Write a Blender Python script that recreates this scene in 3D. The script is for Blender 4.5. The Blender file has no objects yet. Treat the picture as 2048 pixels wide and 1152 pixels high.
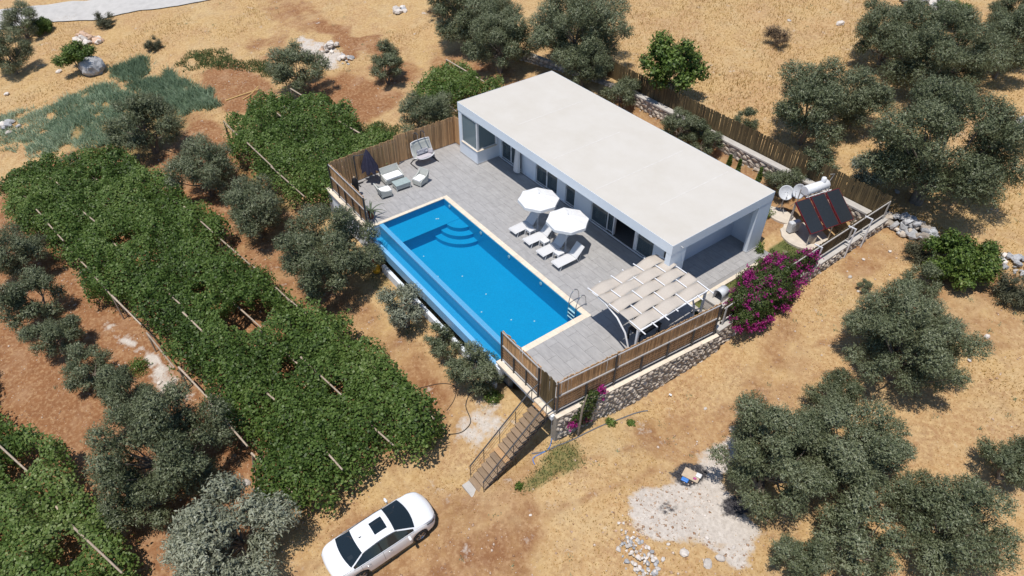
import bpy, bmesh, math, random
import numpy as np
from mathutils import Vector, Matrix

# ------------------------------------------------------------------ camera, sky, sun, exposure
SC = bpy.context.scene
COL = SC.collection
cam_d = bpy.data.cameras.new('camera'); cam = bpy.data.objects.new('camera', cam_d); COL.objects.link(cam)
cam_d.sensor_width = 36.0; cam_d.lens = 23.994; cam_d.clip_start = 0.1; cam_d.clip_end = 2000
PI = math.pi
_pt, _yw, _rl = math.radians(41.696), math.radians(-52.709), math.radians(0.396)
_f = Vector((math.cos(_pt)*math.sin(_yw), math.cos(_pt)*math.cos(_yw), -math.sin(_pt)))
_r = Vector((math.cos(_yw), -math.sin(_yw), 0)); _u = _r.cross(_f)
_R = _r*math.cos(_rl) + _u*math.sin(_rl); _U = -_r*math.sin(_rl) + _u*math.cos(_rl)
cam.matrix_world = Matrix(((_R.x, _U.x, -_f.x, 34.03), (_R.y, _U.y, -_f.y, -21.47), (_R.z, _U.z, -_f.z, 23.56), (0, 0, 0, 1)))
SC.camera = cam

SUN = Vector((0.07, -0.25, 0.965)).normalized()          # towards the sun
world = bpy.data.worlds.new('World'); SC.world = world; world.use_nodes = True
wn = world.node_tree; wn.nodes.clear()
sky = wn.nodes.new('ShaderNodeTexSky'); sky.sky_type = 'NISHITA'; sky.sun_disc = False
sky.sun_elevation = math.asin(SUN.z); sky.sun_rotation = math.atan2(SUN.x, SUN.y)
sky.altitude = 300; sky.air_density = 1.0; sky.dust_density = 0.1; sky.ozone_density = 2.0
bg = wn.nodes.new('ShaderNodeBackground'); bg.inputs['Strength'].default_value = 0.13
wo = wn.nodes.new('ShaderNodeOutputWorld')
wn.links.new(sky.outputs[0], bg.inputs[0]); wn.links.new(bg.outputs[0], wo.inputs[0])
sun_d = bpy.data.lights.new('sun', 'SUN'); sun_d.energy = 4.6; sun_d.angle = math.radians(0.53); sun_d.color = (1.0, 0.945, 0.865)
sun = bpy.data.objects.new('sun', sun_d); COL.objects.link(sun)
sun.rotation_euler = SUN.to_track_quat('Z', 'Y').to_euler(); sun.location = (0, 0, 60)
SC.view_settings.view_transform = 'Standard'; SC.view_settings.look = 'None'
SC.view_settings.exposure = 0.0; SC.view_settings.gamma = 1.0; SC.view_settings.use_curve_mapping = False
SC.cycles.max_bounces = 6; SC.cycles.diffuse_bounces = 3; SC.cycles.transparent_max_bounces = 12
SC.cycles.caustics_refractive = False; SC.cycles.caustics_reflective = False

rnd = random.Random(11)
NPR = np.random.RandomState(5)

# ------------------------------------------------------------------ terrain functions
def sstep(a,b,x):
    t=np.clip((np.asarray(x,float)-a)/(b-a),0,1); return t*t*(3-2*t)
_rng=np.random.RandomState(7); _LAT=_rng.rand(256,256)
def vnoise(x,y,s=1.0,o=0):
    x=np.asarray(x,float)/s+o*17.3+1000; y=np.asarray(y,float)/s+o*9.1+1000
    xi=np.floor(x).astype(int); yi=np.floor(y).astype(int); fx=x-xi; fy=y-yi
    fx=fx*fx*(3-2*fx); fy=fy*fy*(3-2*fy); g=lambda a,b:_LAT[a%256,b%256]
    return (g(xi,yi)*(1-fx)+g(xi+1,yi)*fx)*(1-fy)+(g(xi,yi+1)*(1-fx)+g(xi+1,yi+1)*fx)*fy
def ground_z(u,v):
    u=np.asarray(u,float); v=np.asarray(v,float)
    L=np.interp(v,[-200,-60,-30,-22,-17,-13,-9,-4,0,8,14,20,40,70,120,400],[-18,-7.5,-5.0,-4.0,-3.25,-3.0,-2.0,-1.4,-.9,.15,1.2,1.6,3.0,5.5,10,40])
    Rr=np.interp(v,[-200,-60,-30,-22,-17,-13,-9,-4,0,8,14,20,40,70,120,400],[-18,-7.5,-4.8,-3.9,-3.2,-2.5,-1.65,-1.85,-1.3,-.1,.75,1.4,3.0,5.5,10,40])
    k=sstep(19.6,21.3,u); z=L*(1-k)+Rr*k
    z=z+(vnoise(u,v,9,1)-.5)*.35+(vnoise(u,v,2.5,2)-.5)*.14+(vnoise(u,v,.9,3)-.5)*.07
    z=z+.03*np.clip(-u-25,0,60)
    def box(u0,u1,v0,v1,w=.3): return np.clip(np.minimum(np.minimum(u-u0,u1-u),np.minimum(v-v0,v1-v))/w,0,1)
    m=box(-.9,20.9,-7.2,8.2); z=z*(1-m)+(-.45)*m
    m=box(-.9,3.9,-8.5,0); z=z*(1-m)+(-.45)*m
    m=box(3.4,17.3,-8.6,-3.0); z=z*(1-m)+(-2.6)*m
    n=(vnoise(u,v,1.3,5)-.5)*.08
    m=box(.5,21.3,7.9,13.5); z=z*(1-m)+(-.1+n)*m
    m=box(19.0,21.2,.9,9); z=z*(1-m)+(-.08+n)*m
    return z

# ------------------------------------------------------------------ helpers
def tag(o, label=None, cat=None, group=None, kind=None):
    if label: o['label'] = label
    if cat: o['category'] = cat
    if group: o['group'] = group
    if kind: o['kind'] = kind
    return o
def empty(name, loc=(0, 0, 0), rz=0.0, label=None, cat=None, group=None):
    o = bpy.data.objects.new(name, None); COL.objects.link(o); o.empty_display_size = 0.2
    o.location = loc; o.rotation_euler = (0, 0, rz)
    return tag(o, label, cat, group)
def link(name, me, parent=None, loc=None, rot=None, scale=None):
    o = bpy.data.objects.new(name, me); COL.objects.link(o)
    if parent is not None: o.parent = parent
    if loc is not None: o.location = loc
    if rot is not None: o.rotation_euler = rot
    if scale is not None: o.scale = scale
    return o
def copy_tree(o, parent=None, label=None):
    c = o.copy(); COL.objects.link(c)
    if parent is not None: c.parent = parent
    if label: c['label'] = label
    for ch in list(o.children): copy_tree(ch, c)
    return c

class MB:
    def __init__(s): s.v = []; s.f = []; s.sm = []
    def add(s, vs, fs, smooth=False):
        n = len(s.v); s.v += [tuple(p) for p in vs]
        for f in fs: s.f.append(tuple(i+n for i in f)); s.sm.append(smooth)
        return s
    def box(s, x0, x1, y0, y1, z0, z1, rz=0.0, c=(0, 0)):
        vs = [(x0,y0,z0),(x1,y0,z0),(x1,y1,z0),(x0,y1,z0),(x0,y0,z1),(x1,y0,z1),(x1,y1,z1),(x0,y1,z1)]
        if rz:
            ca, sa = math.cos(rz), math.sin(rz)
            vs = [(c[0]+(x-c[0])*ca-(y-c[1])*sa, c[1]+(x-c[0])*sa+(y-c[1])*ca, z) for x,y,z in vs]
        return s.add(vs, [(0,3,2,1),(4,5,6,7),(0,1,5,4),(1,2,6,5),(2,3,7,6),(3,0,4,7)])
    def bar(s, a, b, w, h, up=(0,0,1)):
        a, b = Vector(a), Vector(b); d = (b-a).normalized(); up = Vector(up)
        if abs(d.dot(up)) > .98: up = Vector((1,0,0))
        x = d.cross(up).normalized(); y = x.cross(d).normalized()
        vs = [p + x*(w/2*i) + y*(h/2*j) for p in (a, b) for i,j in ((-1,-1),(1,-1),(1,1),(-1,1))]
        return s.add(vs, [(0,3,2,1)[::-1],(4,5,6,7)[::-1],(0,1,5,4)[::-1],(1,2,6,5)[::-1],(2,3,7,6)[::-1],(3,0,4,7)[::-1]])
    def tube(s, path, r, n=8, caps=True):
        P = [Vector(p) for p in path]; rs = r if isinstance(r, (list, tuple)) else [r]*len(P)
        vs, fs = [], []; up = Vector((0.13, 0.27, 1)).normalized()
        px = None
        for i, p in enumerate(P):
            d = (P[min(i+1, len(P)-1)] - P[max(i-1, 0)]).normalized()
            x = d.cross(up) if px is None else px - d*px.dot(d)
            if x.length < 1e-4: x = d.cross(Vector((1,0,0)))
            x.normalize(); y = d.cross(x); px = x
            for k in range(n):
                a = 2*PI*k/n; vs.append(p + (x*math.cos(a) + y*math.sin(a))*rs[i])
        for i in range(len(P)-1):
            for k in range(n):
                k2 = (k+1) % n; fs.append((i*n+k, i*n+k2, (i+1)*n+k2, (i+1)*n+k))
        s.add(vs, fs, True)
        if caps:
            m = len(P)-1
            s.add(vs[:n], [tuple(range(n))[::-1]]); s.add(vs[m*n:], [tuple(range(n))])
        return s
    def lathe(s, prof, n=20, c=(0,0,0), axis='z', caps=True):
        vs, fs = [], []
        for r, z in prof:
            for k in range(n):
                a = 2*PI*k/n; p = (r*math.cos(a), r*math.sin(a), z)
                if axis == 'x': p = (p[2], p[0], p[1])
                if axis == 'y': p = (p[1], p[2], p[0])
                vs.append((p[0]+c[0], p[1]+c[1], p[2]+c[2]))
        m = len(prof)
        for i in range(m-1):
            for k in range(n):
                k2 = (k+1) % n; fs.append((i*n+k, i*n+k2, (i+1)*n+k2, (i+1)*n+k))
        s.add(vs, fs, True)
        if caps:
            s.add(vs[:n], [tuple(range(n))[::-1]]); s.add(vs[(m-1)*n:], [tuple(range(n))])
        return s
    def prism(s, poly, z0, z1):
        n = len(poly)
        vs = [(x,y,z0) for x,y in poly] + [(x,y,z1) for x,y in poly]
        fs = [tuple(range(n))[::-1], tuple(range(n, 2*n))] + [(i,(i+1)%n,n+(i+1)%n,n+i) for i in range(n)]
        return s.add(vs, fs)
    def grid(s, pts, smooth=True, flip=False):
        R, Cc = len(pts), len(pts[0]); vs = [p for row in pts for p in row]
        fs = []
        for i in range(R-1):
            for j in range(Cc-1):
                q = (i*Cc+j, i*Cc+j+1, (i+1)*Cc+j+1, (i+1)*Cc+j); fs.append(q[::-1] if flip else q)
        return s.add(vs, fs, smooth)
    def mesh(s, name, mat):
        me = bpy.data.meshes.new(name); me.from_pydata(s.v, [], s.f); me.update()
        if any(s.sm): me.polygons.foreach_set('use_smooth', s.sm)
        if mat is not None: me.materials.append(mat)
        return me
    def build(s, name, mat, parent=None, bevel=0.0, solid=0.0):
        o = link(name, s.mesh(name, mat), parent)
        if solid:
            m = o.modifiers.new('thick', 'SOLIDIFY'); m.thickness = solid; m.offset = 0
        if bevel:
            m = o.modifiers.new('edge', 'BEVEL'); m.width = bevel; m.segments = 2; m.limit_method = 'ANGLE'
        return o

# ------------------------------------------------------------------ materials
def newmat(name):
    m = bpy.data.materials.new(name); m.use_nodes = True; n = m.node_tree
    return m, n, n.nodes, n.links, n.nodes['Principled BSDF']
def mat(name, c1, c2=None, rough=0.7, scale=6.0, detail=4, bump=0.0, bscale=None, metal=0.0, rand=0.0, spec=0.4, coat=0.0, stretch=None):
    m, nt, N, L, B = newmat(name)
    B.inputs['Roughness'].default_value = rough; B.inputs['Metallic'].default_value = metal
    B.inputs['Specular IOR Level'].default_value = spec; B.inputs['Coat Weight'].default_value = coat
    c2 = c2 or tuple(x*.82 for x in c1)
    tc = N.new('ShaderNodeTexCoord'); src = tc.outputs['Object']
    if rand:
        oi = N.new('ShaderNodeObjectInfo'); va = N.new('ShaderNodeVectorMath'); va.operation = 'MULTIPLY_ADD'
        cb = N.new('ShaderNodeCombineXYZ')
        for i in range(3): L.new(oi.outputs['Random'], cb.inputs[i])
        L.new(cb.outputs[0], va.inputs[0]); va.inputs[1].default_value = (37, 51, 23); L.new(src, va.inputs[2]); src = va.outputs[0]
    if stretch:
        mp = N.new('ShaderNodeMapping'); mp.inputs['Scale'].default_value = stretch; L.new(src, mp.inputs[0]); src = mp.outputs[0]
    no = N.new('ShaderNodeTexNoise'); no.inputs['Scale'].default_value = scale; no.inputs['Detail'].default_value = detail; no.inputs['Roughness'].default_value = .65
    L.new(src, no.inputs['Vector'])
    mr = N.new('ShaderNodeMapRange'); mr.inputs[1].default_value = .3; mr.inputs[2].default_value = .7; L.new(no.outputs[0], mr.inputs[0])
    mx = N.new('ShaderNodeMix'); mx.data_type = 'RGBA'; mx.inputs[6].default_value = (*c1, 1); mx.inputs[7].default_value = (*c2, 1)
    L.new(mr.outputs[0], mx.inputs[0]); out = mx.outputs[2]
    if rand:
        hv = N.new('ShaderNodeHueSaturation'); m2 = N.new('ShaderNodeMapRange')
        m2.inputs[3].default_value = 1-rand; m2.inputs[4].default_value = 1+rand
        L.new(oi.outputs['Random'], m2.inputs[0]); L.new(m2.outputs[0], hv.inputs['Value']); L.new(out, hv.inputs['Color']); out = hv.outputs[0]
    L.new(out, B.inputs['Base Color'])
    if bump:
        nb = no
        if bscale:
            nb = N.new('ShaderNodeTexNoise'); nb.inputs['Scale'].default_value = bscale; nb.inputs['Detail'].default_value = 4; L.new(src, nb.inputs['Vector'])
        bp = N.new('ShaderNodeBump'); bp.inputs['Strength'].default_value = bump; bp.inputs['Distance'].default_value = .02
        L.new(nb.outputs[0], bp.inputs['Height']); L.new(bp.outputs[0], B.inputs['Normal'])
    return m
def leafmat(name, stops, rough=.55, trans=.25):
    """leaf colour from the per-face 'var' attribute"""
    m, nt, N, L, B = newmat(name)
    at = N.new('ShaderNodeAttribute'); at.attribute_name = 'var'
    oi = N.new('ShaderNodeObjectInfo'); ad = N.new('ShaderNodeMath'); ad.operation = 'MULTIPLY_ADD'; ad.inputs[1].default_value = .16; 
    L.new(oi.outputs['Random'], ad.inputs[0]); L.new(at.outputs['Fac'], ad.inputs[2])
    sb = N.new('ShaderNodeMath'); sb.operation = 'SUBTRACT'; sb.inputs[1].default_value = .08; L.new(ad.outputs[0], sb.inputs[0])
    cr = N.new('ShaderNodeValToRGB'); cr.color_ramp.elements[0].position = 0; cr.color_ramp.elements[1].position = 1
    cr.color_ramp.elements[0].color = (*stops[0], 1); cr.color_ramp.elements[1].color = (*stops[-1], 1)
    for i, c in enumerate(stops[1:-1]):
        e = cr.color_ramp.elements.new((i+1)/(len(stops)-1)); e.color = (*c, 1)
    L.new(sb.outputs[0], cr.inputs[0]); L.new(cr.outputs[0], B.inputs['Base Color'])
    B.inputs['Roughness'].default_value = rough; B.inputs['Specular IOR Level'].default_value = .35
    tr = N.new('ShaderNodeBsdfTranslucent'); L.new(cr.outputs[0], tr.inputs[0])
    mx = N.new('ShaderNodeMixShader'); mx.inputs[0].default_value = trans
    L.new(B.outputs[0], mx.inputs[1]); L.new(tr.outputs[0], mx.inputs[2]); L.new(mx.outputs[0], N['Material Output'].inputs[0])
    return m

M = {}
M['white_wall'] = mat('white_render_sky_tint', (.71,.765,.83), (.665,.72,.785), .85, 1.5, bump=.1, bscale=60)  # white render; the blue of sky-lit shade is mixed into its base colour
M['roof'] = mat('roof_screed', (.505,.47,.415), (.55,.52,.475), .9, .55, 9, bump=.15, bscale=30)
M['roof_joint'] = mat('roof_joint', (.60,.575,.535), (.52,.49,.45), .9, 3)
M['plinth'] = mat('grey_plinth', (.45,.45,.46), None, .8)
M['white_metal'] = mat('white_metal', (.74,.74,.75), (.69,.69,.71), .4, 8)
M['white_fabric'] = mat('white_canvas', (.70,.70,.70), (.65,.65,.66), .9, 8)
M['sling'] = mat('white_sling', (.62,.62,.625), (.54,.54,.55), .85, 30)
M['plastic'] = mat('white_plastic', (.67,.67,.675), (.61,.61,.62), .45, 8)
M['beige'] = mat('beige_fabric', (.50,.445,.385), (.45,.40,.345), .9, 14, bump=.2, bscale=120)
M['coping'] = mat('cream_coping', (.72,.64,.52), (.62,.53,.42), .8, 4, rand=.05)
M['cream'] = mat('cream_stone', (.62,.55,.46), (.50,.44,.37), .85, 3)
M['tile'] = mat('grey_floor_tile', (.385,.375,.37), (.285,.278,.275), .62, 3.4, 9, bump=.08, rand=.028, stretch=(.6,1.7,1))
M['grout'] = mat('tile_grout', (.30,.292,.288), None, .95)
M['slat'] = mat('brown_wood_slat', (.58,.355,.18), (.39,.225,.108), .75, 3.2, rand=.30, stretch=(6,6,.5), bump=.15)
M['slat_old'] = mat('dark_bamboo', (.135,.096,.044), (.072,.05,.023), .8, 3.2, rand=.35, stretch=(6,6,.5))
M['steel'] = mat('grey_steel', (.50,.50,.51), (.42,.42,.43), .45, 5, metal=.3)
M['rail_light'] = mat('galvanised_rail', (.55,.53,.50), (.45,.43,.41), .5, 5, metal=.2)
M['dark_steel'] = mat('dark_steel', (.045,.045,.05), (.06,.06,.062), .5, 5)
M['stone'] = mat('wall_stone', (.52,.45,.37), (.34,.295,.25), .9, 2.6, 6, bump=.5, bscale=14, rand=.38)
M['stone_pale'] = mat('pale_limestone', (.66,.60,.54), (.48,.43,.385), .9, 4, 6, bump=.5, bscale=10, rand=.25)
M['stone_grey'] = mat('grey_limestone', (.46,.46,.47), (.28,.28,.285), .9, 5, 6, bump=.5, bscale=12, rand=.3)
M['stone_warm'] = mat('warm_rubble', (.55,.38,.27), (.40,.27,.19), .9, 4, 6, bump=.4, bscale=12, rand=.25)
M['mortar'] = mat('wall_mortar', (.34,.31,.27), (.24,.22,.195), .95, 6, bump=.4, bscale=18)
M['concrete'] = mat('concrete', (.52,.49,.45), (.40,.375,.345), .9, 2, 6, bump=.3, bscale=20)
M['wood_tread'] = mat('weathered_tread', (.29,.205,.13), (.19,.13,.085), .8, 4, rand=.22, stretch=(1,9,4))
M['wood_new'] = mat('warm_landing_wood', (.50,.31,.16), (.36,.21,.10), .75, 4, stretch=(9,1,1))
M['pole'] = mat('pale_wooden_pole', (.46,.37,.28), (.30,.235,.175), .85, 5, rand=.15)
M['bark'] = mat('olive_bark', (.25,.21,.17), (.13,.105,.085), .95, 7, bump=.6, bscale=20)
M['wicker'] = mat('pale_wicker', (.52,.53,.49), (.40,.41,.38), .85, 60, bump=.4)
M['cushion'] = mat('white_cushion', (.80,.80,.79), (.74,.74,.74), .9, 5)
M['navy'] = mat('navy_canvas', (.030,.030,.058), (.018,.018,.038), .85, 7)
M['lilac'] = mat('pale_grey_cushion', (.50,.47,.49), (.42,.39,.42), .9, 6)
M['zebra'] = mat('striped_pillow', (.60,.60,.62), (.05,.06,.11), .9, 7, 1, stretch=(1,1,4))
M['black'] = mat('black_cover', (.008,.008,.010), None, .7)
M['blue'] = mat('blue_plastic', (.06,.22,.62), None, .5)
M['clay'] = mat('terracotta', (.26,.10,.06), None, .85)
M['agave'] = mat('grey_green_agave', (.10,.13,.08), (.06,.085,.05), .6)
M['chrome'] = mat('stainless_steel', (.58,.58,.58), None, .22, metal=.9)
M['chair_dark'] = mat('dark_resin_chair', (.030,.031,.035), None, .6)
M['yellow'] = mat('yellow_drum', (.70,.42,.03), (.55,.30,.02), .5, 5)
M['red_lid'] = mat('red_lid', (.48,.05,.03), (.38,.04,.03), .5)
M['hose'] = mat('black_hose', (.03,.03,.028), None, .7)
M['hose_grey'] = mat('grey_hose', (.15,.155,.17), None, .7)
M['panel_frame'] = mat('maroon_frame', (.15,.012,.022), None, .4)
M['card'] = mat('old_cardboard', (.55,.44,.32), (.42,.33,.24), .9, 8)
M['dish'] = mat('dish_grey', (.60,.62,.65), None, .5)
M['dirt_floor'] = mat('packed_gravel', (.34,.29,.23), (.24,.20,.16), .95, 9, bump=.4)
M['curtain'] = mat('cream_curtain', (.70,.68,.62), (.52,.50,.45), .9, 9, stretch=(8,8,.3))
M['room'] = mat('room_wall', (.42,.41,.39), None, .9)
M['room_floor'] = mat('room_floor', (.12,.12,.125), (.09,.09,.095), .7)
M['orange_wood'] = mat('brown_wood', (.20,.07,.03), None, .7)
M['magenta_light'] = None

def glass(name, tint, alpha=.35, rough=.04):
    m, nt, N, L, B = newmat(name)
    B.inputs['Base Color'].default_value = (*tint, 1); B.inputs['Roughness'].default_value = rough
    B.inputs['Specular IOR Level'].default_value = .6; B.inputs['Alpha'].default_value = 1-alpha
    return m
M['pane'] = glass('window_glass', (.10,.135,.155), .45)
M['pane_bay'] = glass('bay_glass', (.20,.27,.30), .30)
M['car_glass'] = glass('car_glass', (.012,.02,.026), .12, .03)
M['solar'] = mat('solar_absorber', (.022,.027,.034), (.030,.036,.044), .25, 14, spec=.5)

# pool tile: small mosaic squares
def tilemat(name, c1, c2, size=.05, rough=.35):
    m, nt, N, L, B = newmat(name); B.inputs['Roughness'].default_value = rough
    tc = N.new('ShaderNodeTexCoord')
    vo = N.new('ShaderNodeTexVoronoi'); vo.distance = 'CHEBYCHEV'; vo.inputs['Randomness'].default_value = 0; vo.inputs['Scale'].default_value = 1/size
    L.new(tc.outputs['Object'], vo.inputs['Vector'])
    no = N.new('ShaderNodeTexNoise'); no.inputs['Scale'].default_value = .55; no.inputs['Detail'].default_value = 5; L.new(tc.outputs['Object'], no.inputs['Vector'])
    mx = N.new('ShaderNodeMix'); mx.data_type = 'RGBA'; mx.inputs[6].default_value = (*c1,1); mx.inputs[7].default_value = (*c2,1)
    sep = N.new('ShaderNodeSeparateColor'); L.new(vo.outputs['Color'], sep.inputs[0])
    md = N.new('ShaderNodeMath'); md.operation = 'MULTIPLY_ADD'; md.inputs[1].default_value = .55; L.new(sep.outputs[0], md.inputs[0])
    m2 = N.new('ShaderNodeMath'); m2.operation = 'MULTIPLY'; m2.inputs[1].default_value = .45; L.new(no.outputs[0], m2.inputs[0]); L.new(m2.outputs[0], md.inputs[2])
    L.new(md.outputs[0], mx.inputs[0]); L.new(mx.outputs[2], B.inputs['Base Color'])
    return m
M['pool_tile'] = tilemat('blue_pool_mosaic', (.008,.325,.575), (.005,.25,.47))
M['pool_edge'] = tilemat('pale_blue_edge_mosaic', (.13,.40,.66), (.24,.44,.66), .045)
M['trough_tile'] = tilemat('teal_trough_mosaic', (.03,.29,.52), (.05,.35,.60), .045)
M['bar_brown'] = mat('rusty_bar', (.20,.12,.07), (.13,.08,.05), .6, 6)
def watermat(name, tint, bump=.22, spec=.8):
    m, nt, N, L, B = newmat(name); N.remove(B)
    tr = N.new('ShaderNodeBsdfTransparent'); tr.inputs[0].default_value = (*tint, 1)
    gl = N.new('ShaderNodeBsdfGlossy'); gl.inputs['Roughness'].default_value = .03
    fr = N.new('ShaderNodeFresnel'); fr.inputs['IOR'].default_value = 1.33
    tc = N.new('ShaderNodeTexCoord'); no = N.new('ShaderNodeTexNoise'); no.inputs['Scale'].default_value = 3.5; no.inputs['Detail'].default_value = 3
    L.new(tc.outputs['Object'], no.inputs['Vector'])
    bp = N.new('ShaderNodeBump'); bp.inputs['Strength'].default_value = bump; bp.inputs['Distance'].default_value = .05
    L.new(no.outputs[0], bp.inputs['Height']); L.new(bp.outputs[0], gl.inputs['Normal']); L.new(bp.outputs[0], fr.inputs['Normal'])
    mx = N.new('ShaderNodeMixShader'); L.new(fr.outputs[0], mx.inputs[0]); L.new(tr.outputs[0], mx.inputs[1]); L.new(gl.outputs[0], mx.inputs[2])
    L.new(mx.outputs[0], N['Material Output'].inputs[0])
    return m
M['water'] = watermat('pool_water', (.72,.93,.985))

# ------------------------------------------------------------------ ground
def inpoly(u, v, poly):
    u = np.asarray(u, float); v = np.asarray(v, float); r = np.zeros(u.shape, bool); n = len(poly)
    for i in range(n):
        x1, y1 = poly[i]; x2, y2 = poly[(i+1) % n]
        c = ((y1 > v) != (y2 > v)); 
        with np.errstate(divide='ignore', invalid='ignore'):
            xx = (x2-x1)*(v-y1)/(y2-y1+1e-12)+x1
        r ^= c & (u < xx)
    return r
def soft(u, v, poly, w=.5):
    """share of nearby points inside the polygon, edges warped by noise"""
    du = (vnoise(u, v, 1.6, 11)-.5)*1.3+(vnoise(u, v, .5, 13)-.5)*.5; dv = (vnoise(u, v, 1.6, 12)-.5)*1.3+(vnoise(u, v, .5, 14)-.5)*.5
    s = 0
    for a in range(6): s = s + inpoly(u+du+w*math.cos(a*PI/3), v+dv+w*math.sin(a*PI/3), poly)
    return s/6.0
def blob(u, v, cu, cv, ru, rv):
    d = np.sqrt(((u-cu)/ru)**2+((v-cv)/rv)**2); return 1-sstep(.6, 1.15, d)
ASH = [(25.26,-7.8),(25.0,-6.9),(25.1,-6.0),(25.4,-4.6),(25.4,-3.4),(26.1,-2.3),(26.8,-3.7),(27.4,-5.0),(28.4,-4.9),(29.3,-6.3),(28.8,-7.1),(27.4,-6.8),(26.9,-8.4),(25.8,-8.7)]
def masks(u, v):
    n1 = vnoise(u, v, 6, 21); n2 = vnoise(u, v, 1.7, 22)
    orch = sstep(-9.3, -11.5, v)*(1-sstep(14.5, 19, u+(n1-.5)*5))*sstep(-26, -17, u+(n1-.5)*6)
    soil = orch*(.72+.35*sstep(-17, -24, v)+.5*(n1-.5))
    soil = np.maximum(soil, .9*blob(u+(n1-.5)*5, v+(n2-.5)*3, -14.5, -1.5, 6, 4.5))
    soil = np.maximum(soil, .75*blob(u+(n1-.5)*5, v+(n2-.5)*3, -21, 3.5, 9, 1.6))
    soil = np.maximum(soil, .85*blob(u+(n1-.5)*4, v, -22, -7.5, 5, 2.6))
    soil = np.maximum(soil, .6*blob(u+(n1-.5)*4, v, -8, 7, 9, 3.5))
    soil = np.maximum(soil, .62*blob(u+(n1-.5)*6, v+(n2-.5)*4, 22.5, -16, 4.2, 5.5))
    soil = np.maximum(soil, .45*blob(u+(n1-.5)*5, v+(n2-.5)*4, 24.5, 0.0, 2.6, 6.5))
    soil = np.maximum(soil, .5*blob(u+(n1-.5)*4, v+(n2-.5)*3, 23.0, 12.5, 2.2, 3))
    soil = np.maximum(soil, .45*blob(u+(n1-.5)*4, v+(n2-.5)*3, 29, 12.5, 3, 5))
    soil = np.maximum(soil, .55*blob(u+(n1-.5)*4, v, -33, 2, 9, 2.6))
    soil = np.maximum(soil, .85*blob(u+(n2-.5)*1.5, v, -21.3, -20.5, 1.7, 6)); soil = np.maximum(soil, .8*blob(u+(n1-.5)*3, v, -17.6, -12.0, 3.4, 1.9))
    soil = np.maximum(soil, .5*blob(u+(n1-.5)*5, v+(n2-.5)*3, -27, -2.5, 6, 2.0))
    soil = np.clip(soil+(n2-.5)*.25*(soil > .05), 0, 1)
    soil = np.maximum(soil, .55*((u > .5) & (u < 18) & (v > 7.8) & (v < 14.4)))
    # two faint wheel ruts sweeping past the stairs up the right slope
    tr = [(18.0,-24),(20.0,-18),(21.9,-12.5),(23.6,-7.5),(24.3,-2),(25.0,3),(27.2,8),(31,12),(37,16)]
    dd = np.full(np.shape(u), 99.0)
    for (x1,y1),(x2,y2) in zip(tr[:-1], tr[1:]):
        t_ = np.clip(((u-x1)*(x2-x1)+(v-y1)*(y2-y1))/((x2-x1)**2+(y2-y1)**2), 0, 1)
        dd = np.minimum(dd, np.hypot(u-x1-t_*(x2-x1), v-y1-t_*(y2-y1)))
    rut = np.exp(-((dd-.78+(n2-.5)*.3)/.26)**2)*sstep(.25, .5, n1+.15)
    soil = np.clip(np.maximum(soil, .5*rut), 0, 1)
    pale = soft(u, v, ASH, .3)
    pale = np.maximum(pale, .8*blob(u+(n2-.5)*2, v, -22.5, .3, 4.5, 1.4))
    pale = np.maximum(pale, .55*blob(u+(n2-.5)*1.2, v, 17.6, -10.6, 1.6, 1.4))
    pale = np.maximum(pale, .7*blob(u+(n2-.5)*1.5, v, -3.6, -1.7, .8, 1.4))
    line = 1-sstep(.35, .9, np.abs(v+22.6-.16*u+(n2-.5)*1.2))
    pale = np.maximum(pale, .55*line*sstep(-3, -1, u)*(1-sstep(5.5, 7.5, u)))
    burn = .95*blob(u+(n2-.5)*.9, v+(n1-.5)*.6, 25.6, -5.35, .75, .9)
    burn = np.maximum(burn, .85*blob(u+(n2-.5)*1.3, v, 27.85, -4.85, .5, 1.0))
    burn = np.maximum(burn, .55*blob(u+(n2-.5)*1.3, v, 26.4, -7.4, .35, .6))
    green = .65*blob(u+(n2-.5)*1.5, v, 21.3, -9.8, .9, 1.9)
    green = np.maximum(green, .5*blob(u+(n2-.5)*2, v, -24, -16, 7, 6))
    green = np.maximum(green, .95*((u > 18.8) & (u < 21.3) & (v > .8) & (v < 14.6))*sstep(.25, .5, n2*.7+.3*(1-sstep(7, 10, v))+.05))
    green = np.maximum(green, .45*blob(u, v+(n2-.5)*2, 4, -10.3, 9, .9))
    green = np.maximum(green, .45*blob(u+(n2-.5)*2, v+(n1-.5)*2, -8, -10.9, 6, .8))
    return soil, pale, burn, green
def axis(a, b, st, far):
    c = list(np.arange(a, b+1e-6, st)); lo = []; hi = []; d = st; x = a
    while x > -far: d *= 1.35; x -= d; lo.append(x)
    d = st; x = b
    while x < far: d *= 1.35; x += d; hi.append(x)
    return np.array(lo[::-1]+c+hi)
ax, ay = axis(-62, 44, .36, 420), axis(-36, 62, .36, 420)
GU, GV = np.meshgrid(ax, ay); GZ = ground_z(GU, GV)
nx, ny = len(ax), len(ay)
me = bpy.data.meshes.new('ground')
co = np.stack([GU.ravel(), GV.ravel(), GZ.ravel()], 1)
idx = np.arange(nx*ny).reshape(ny, nx)
q = np.stack([idx[:-1,:-1], idx[:-1,1:], idx[1:,1:], idx[1:,:-1]], -1).reshape(-1, 4)
def fast_mesh(me, co, faces):
    k = faces.shape[1]
    me.vertices.add(len(co)); me.vertices.foreach_set('co', np.ascontiguousarray(co, dtype=np.float32).ravel())
    me.loops.add(faces.size); me.loops.foreach_set('vertex_index', np.ascontiguousarray(faces, dtype=np.int32).ravel())
    me.polygons.add(len(faces)); me.polygons.foreach_set('loop_start', np.arange(0, faces.size, k, dtype=np.int32))
    me.polygons.foreach_set('loop_total', np.full(len(faces), k, dtype=np.int32))
    me.update(calc_edges=True)
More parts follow.
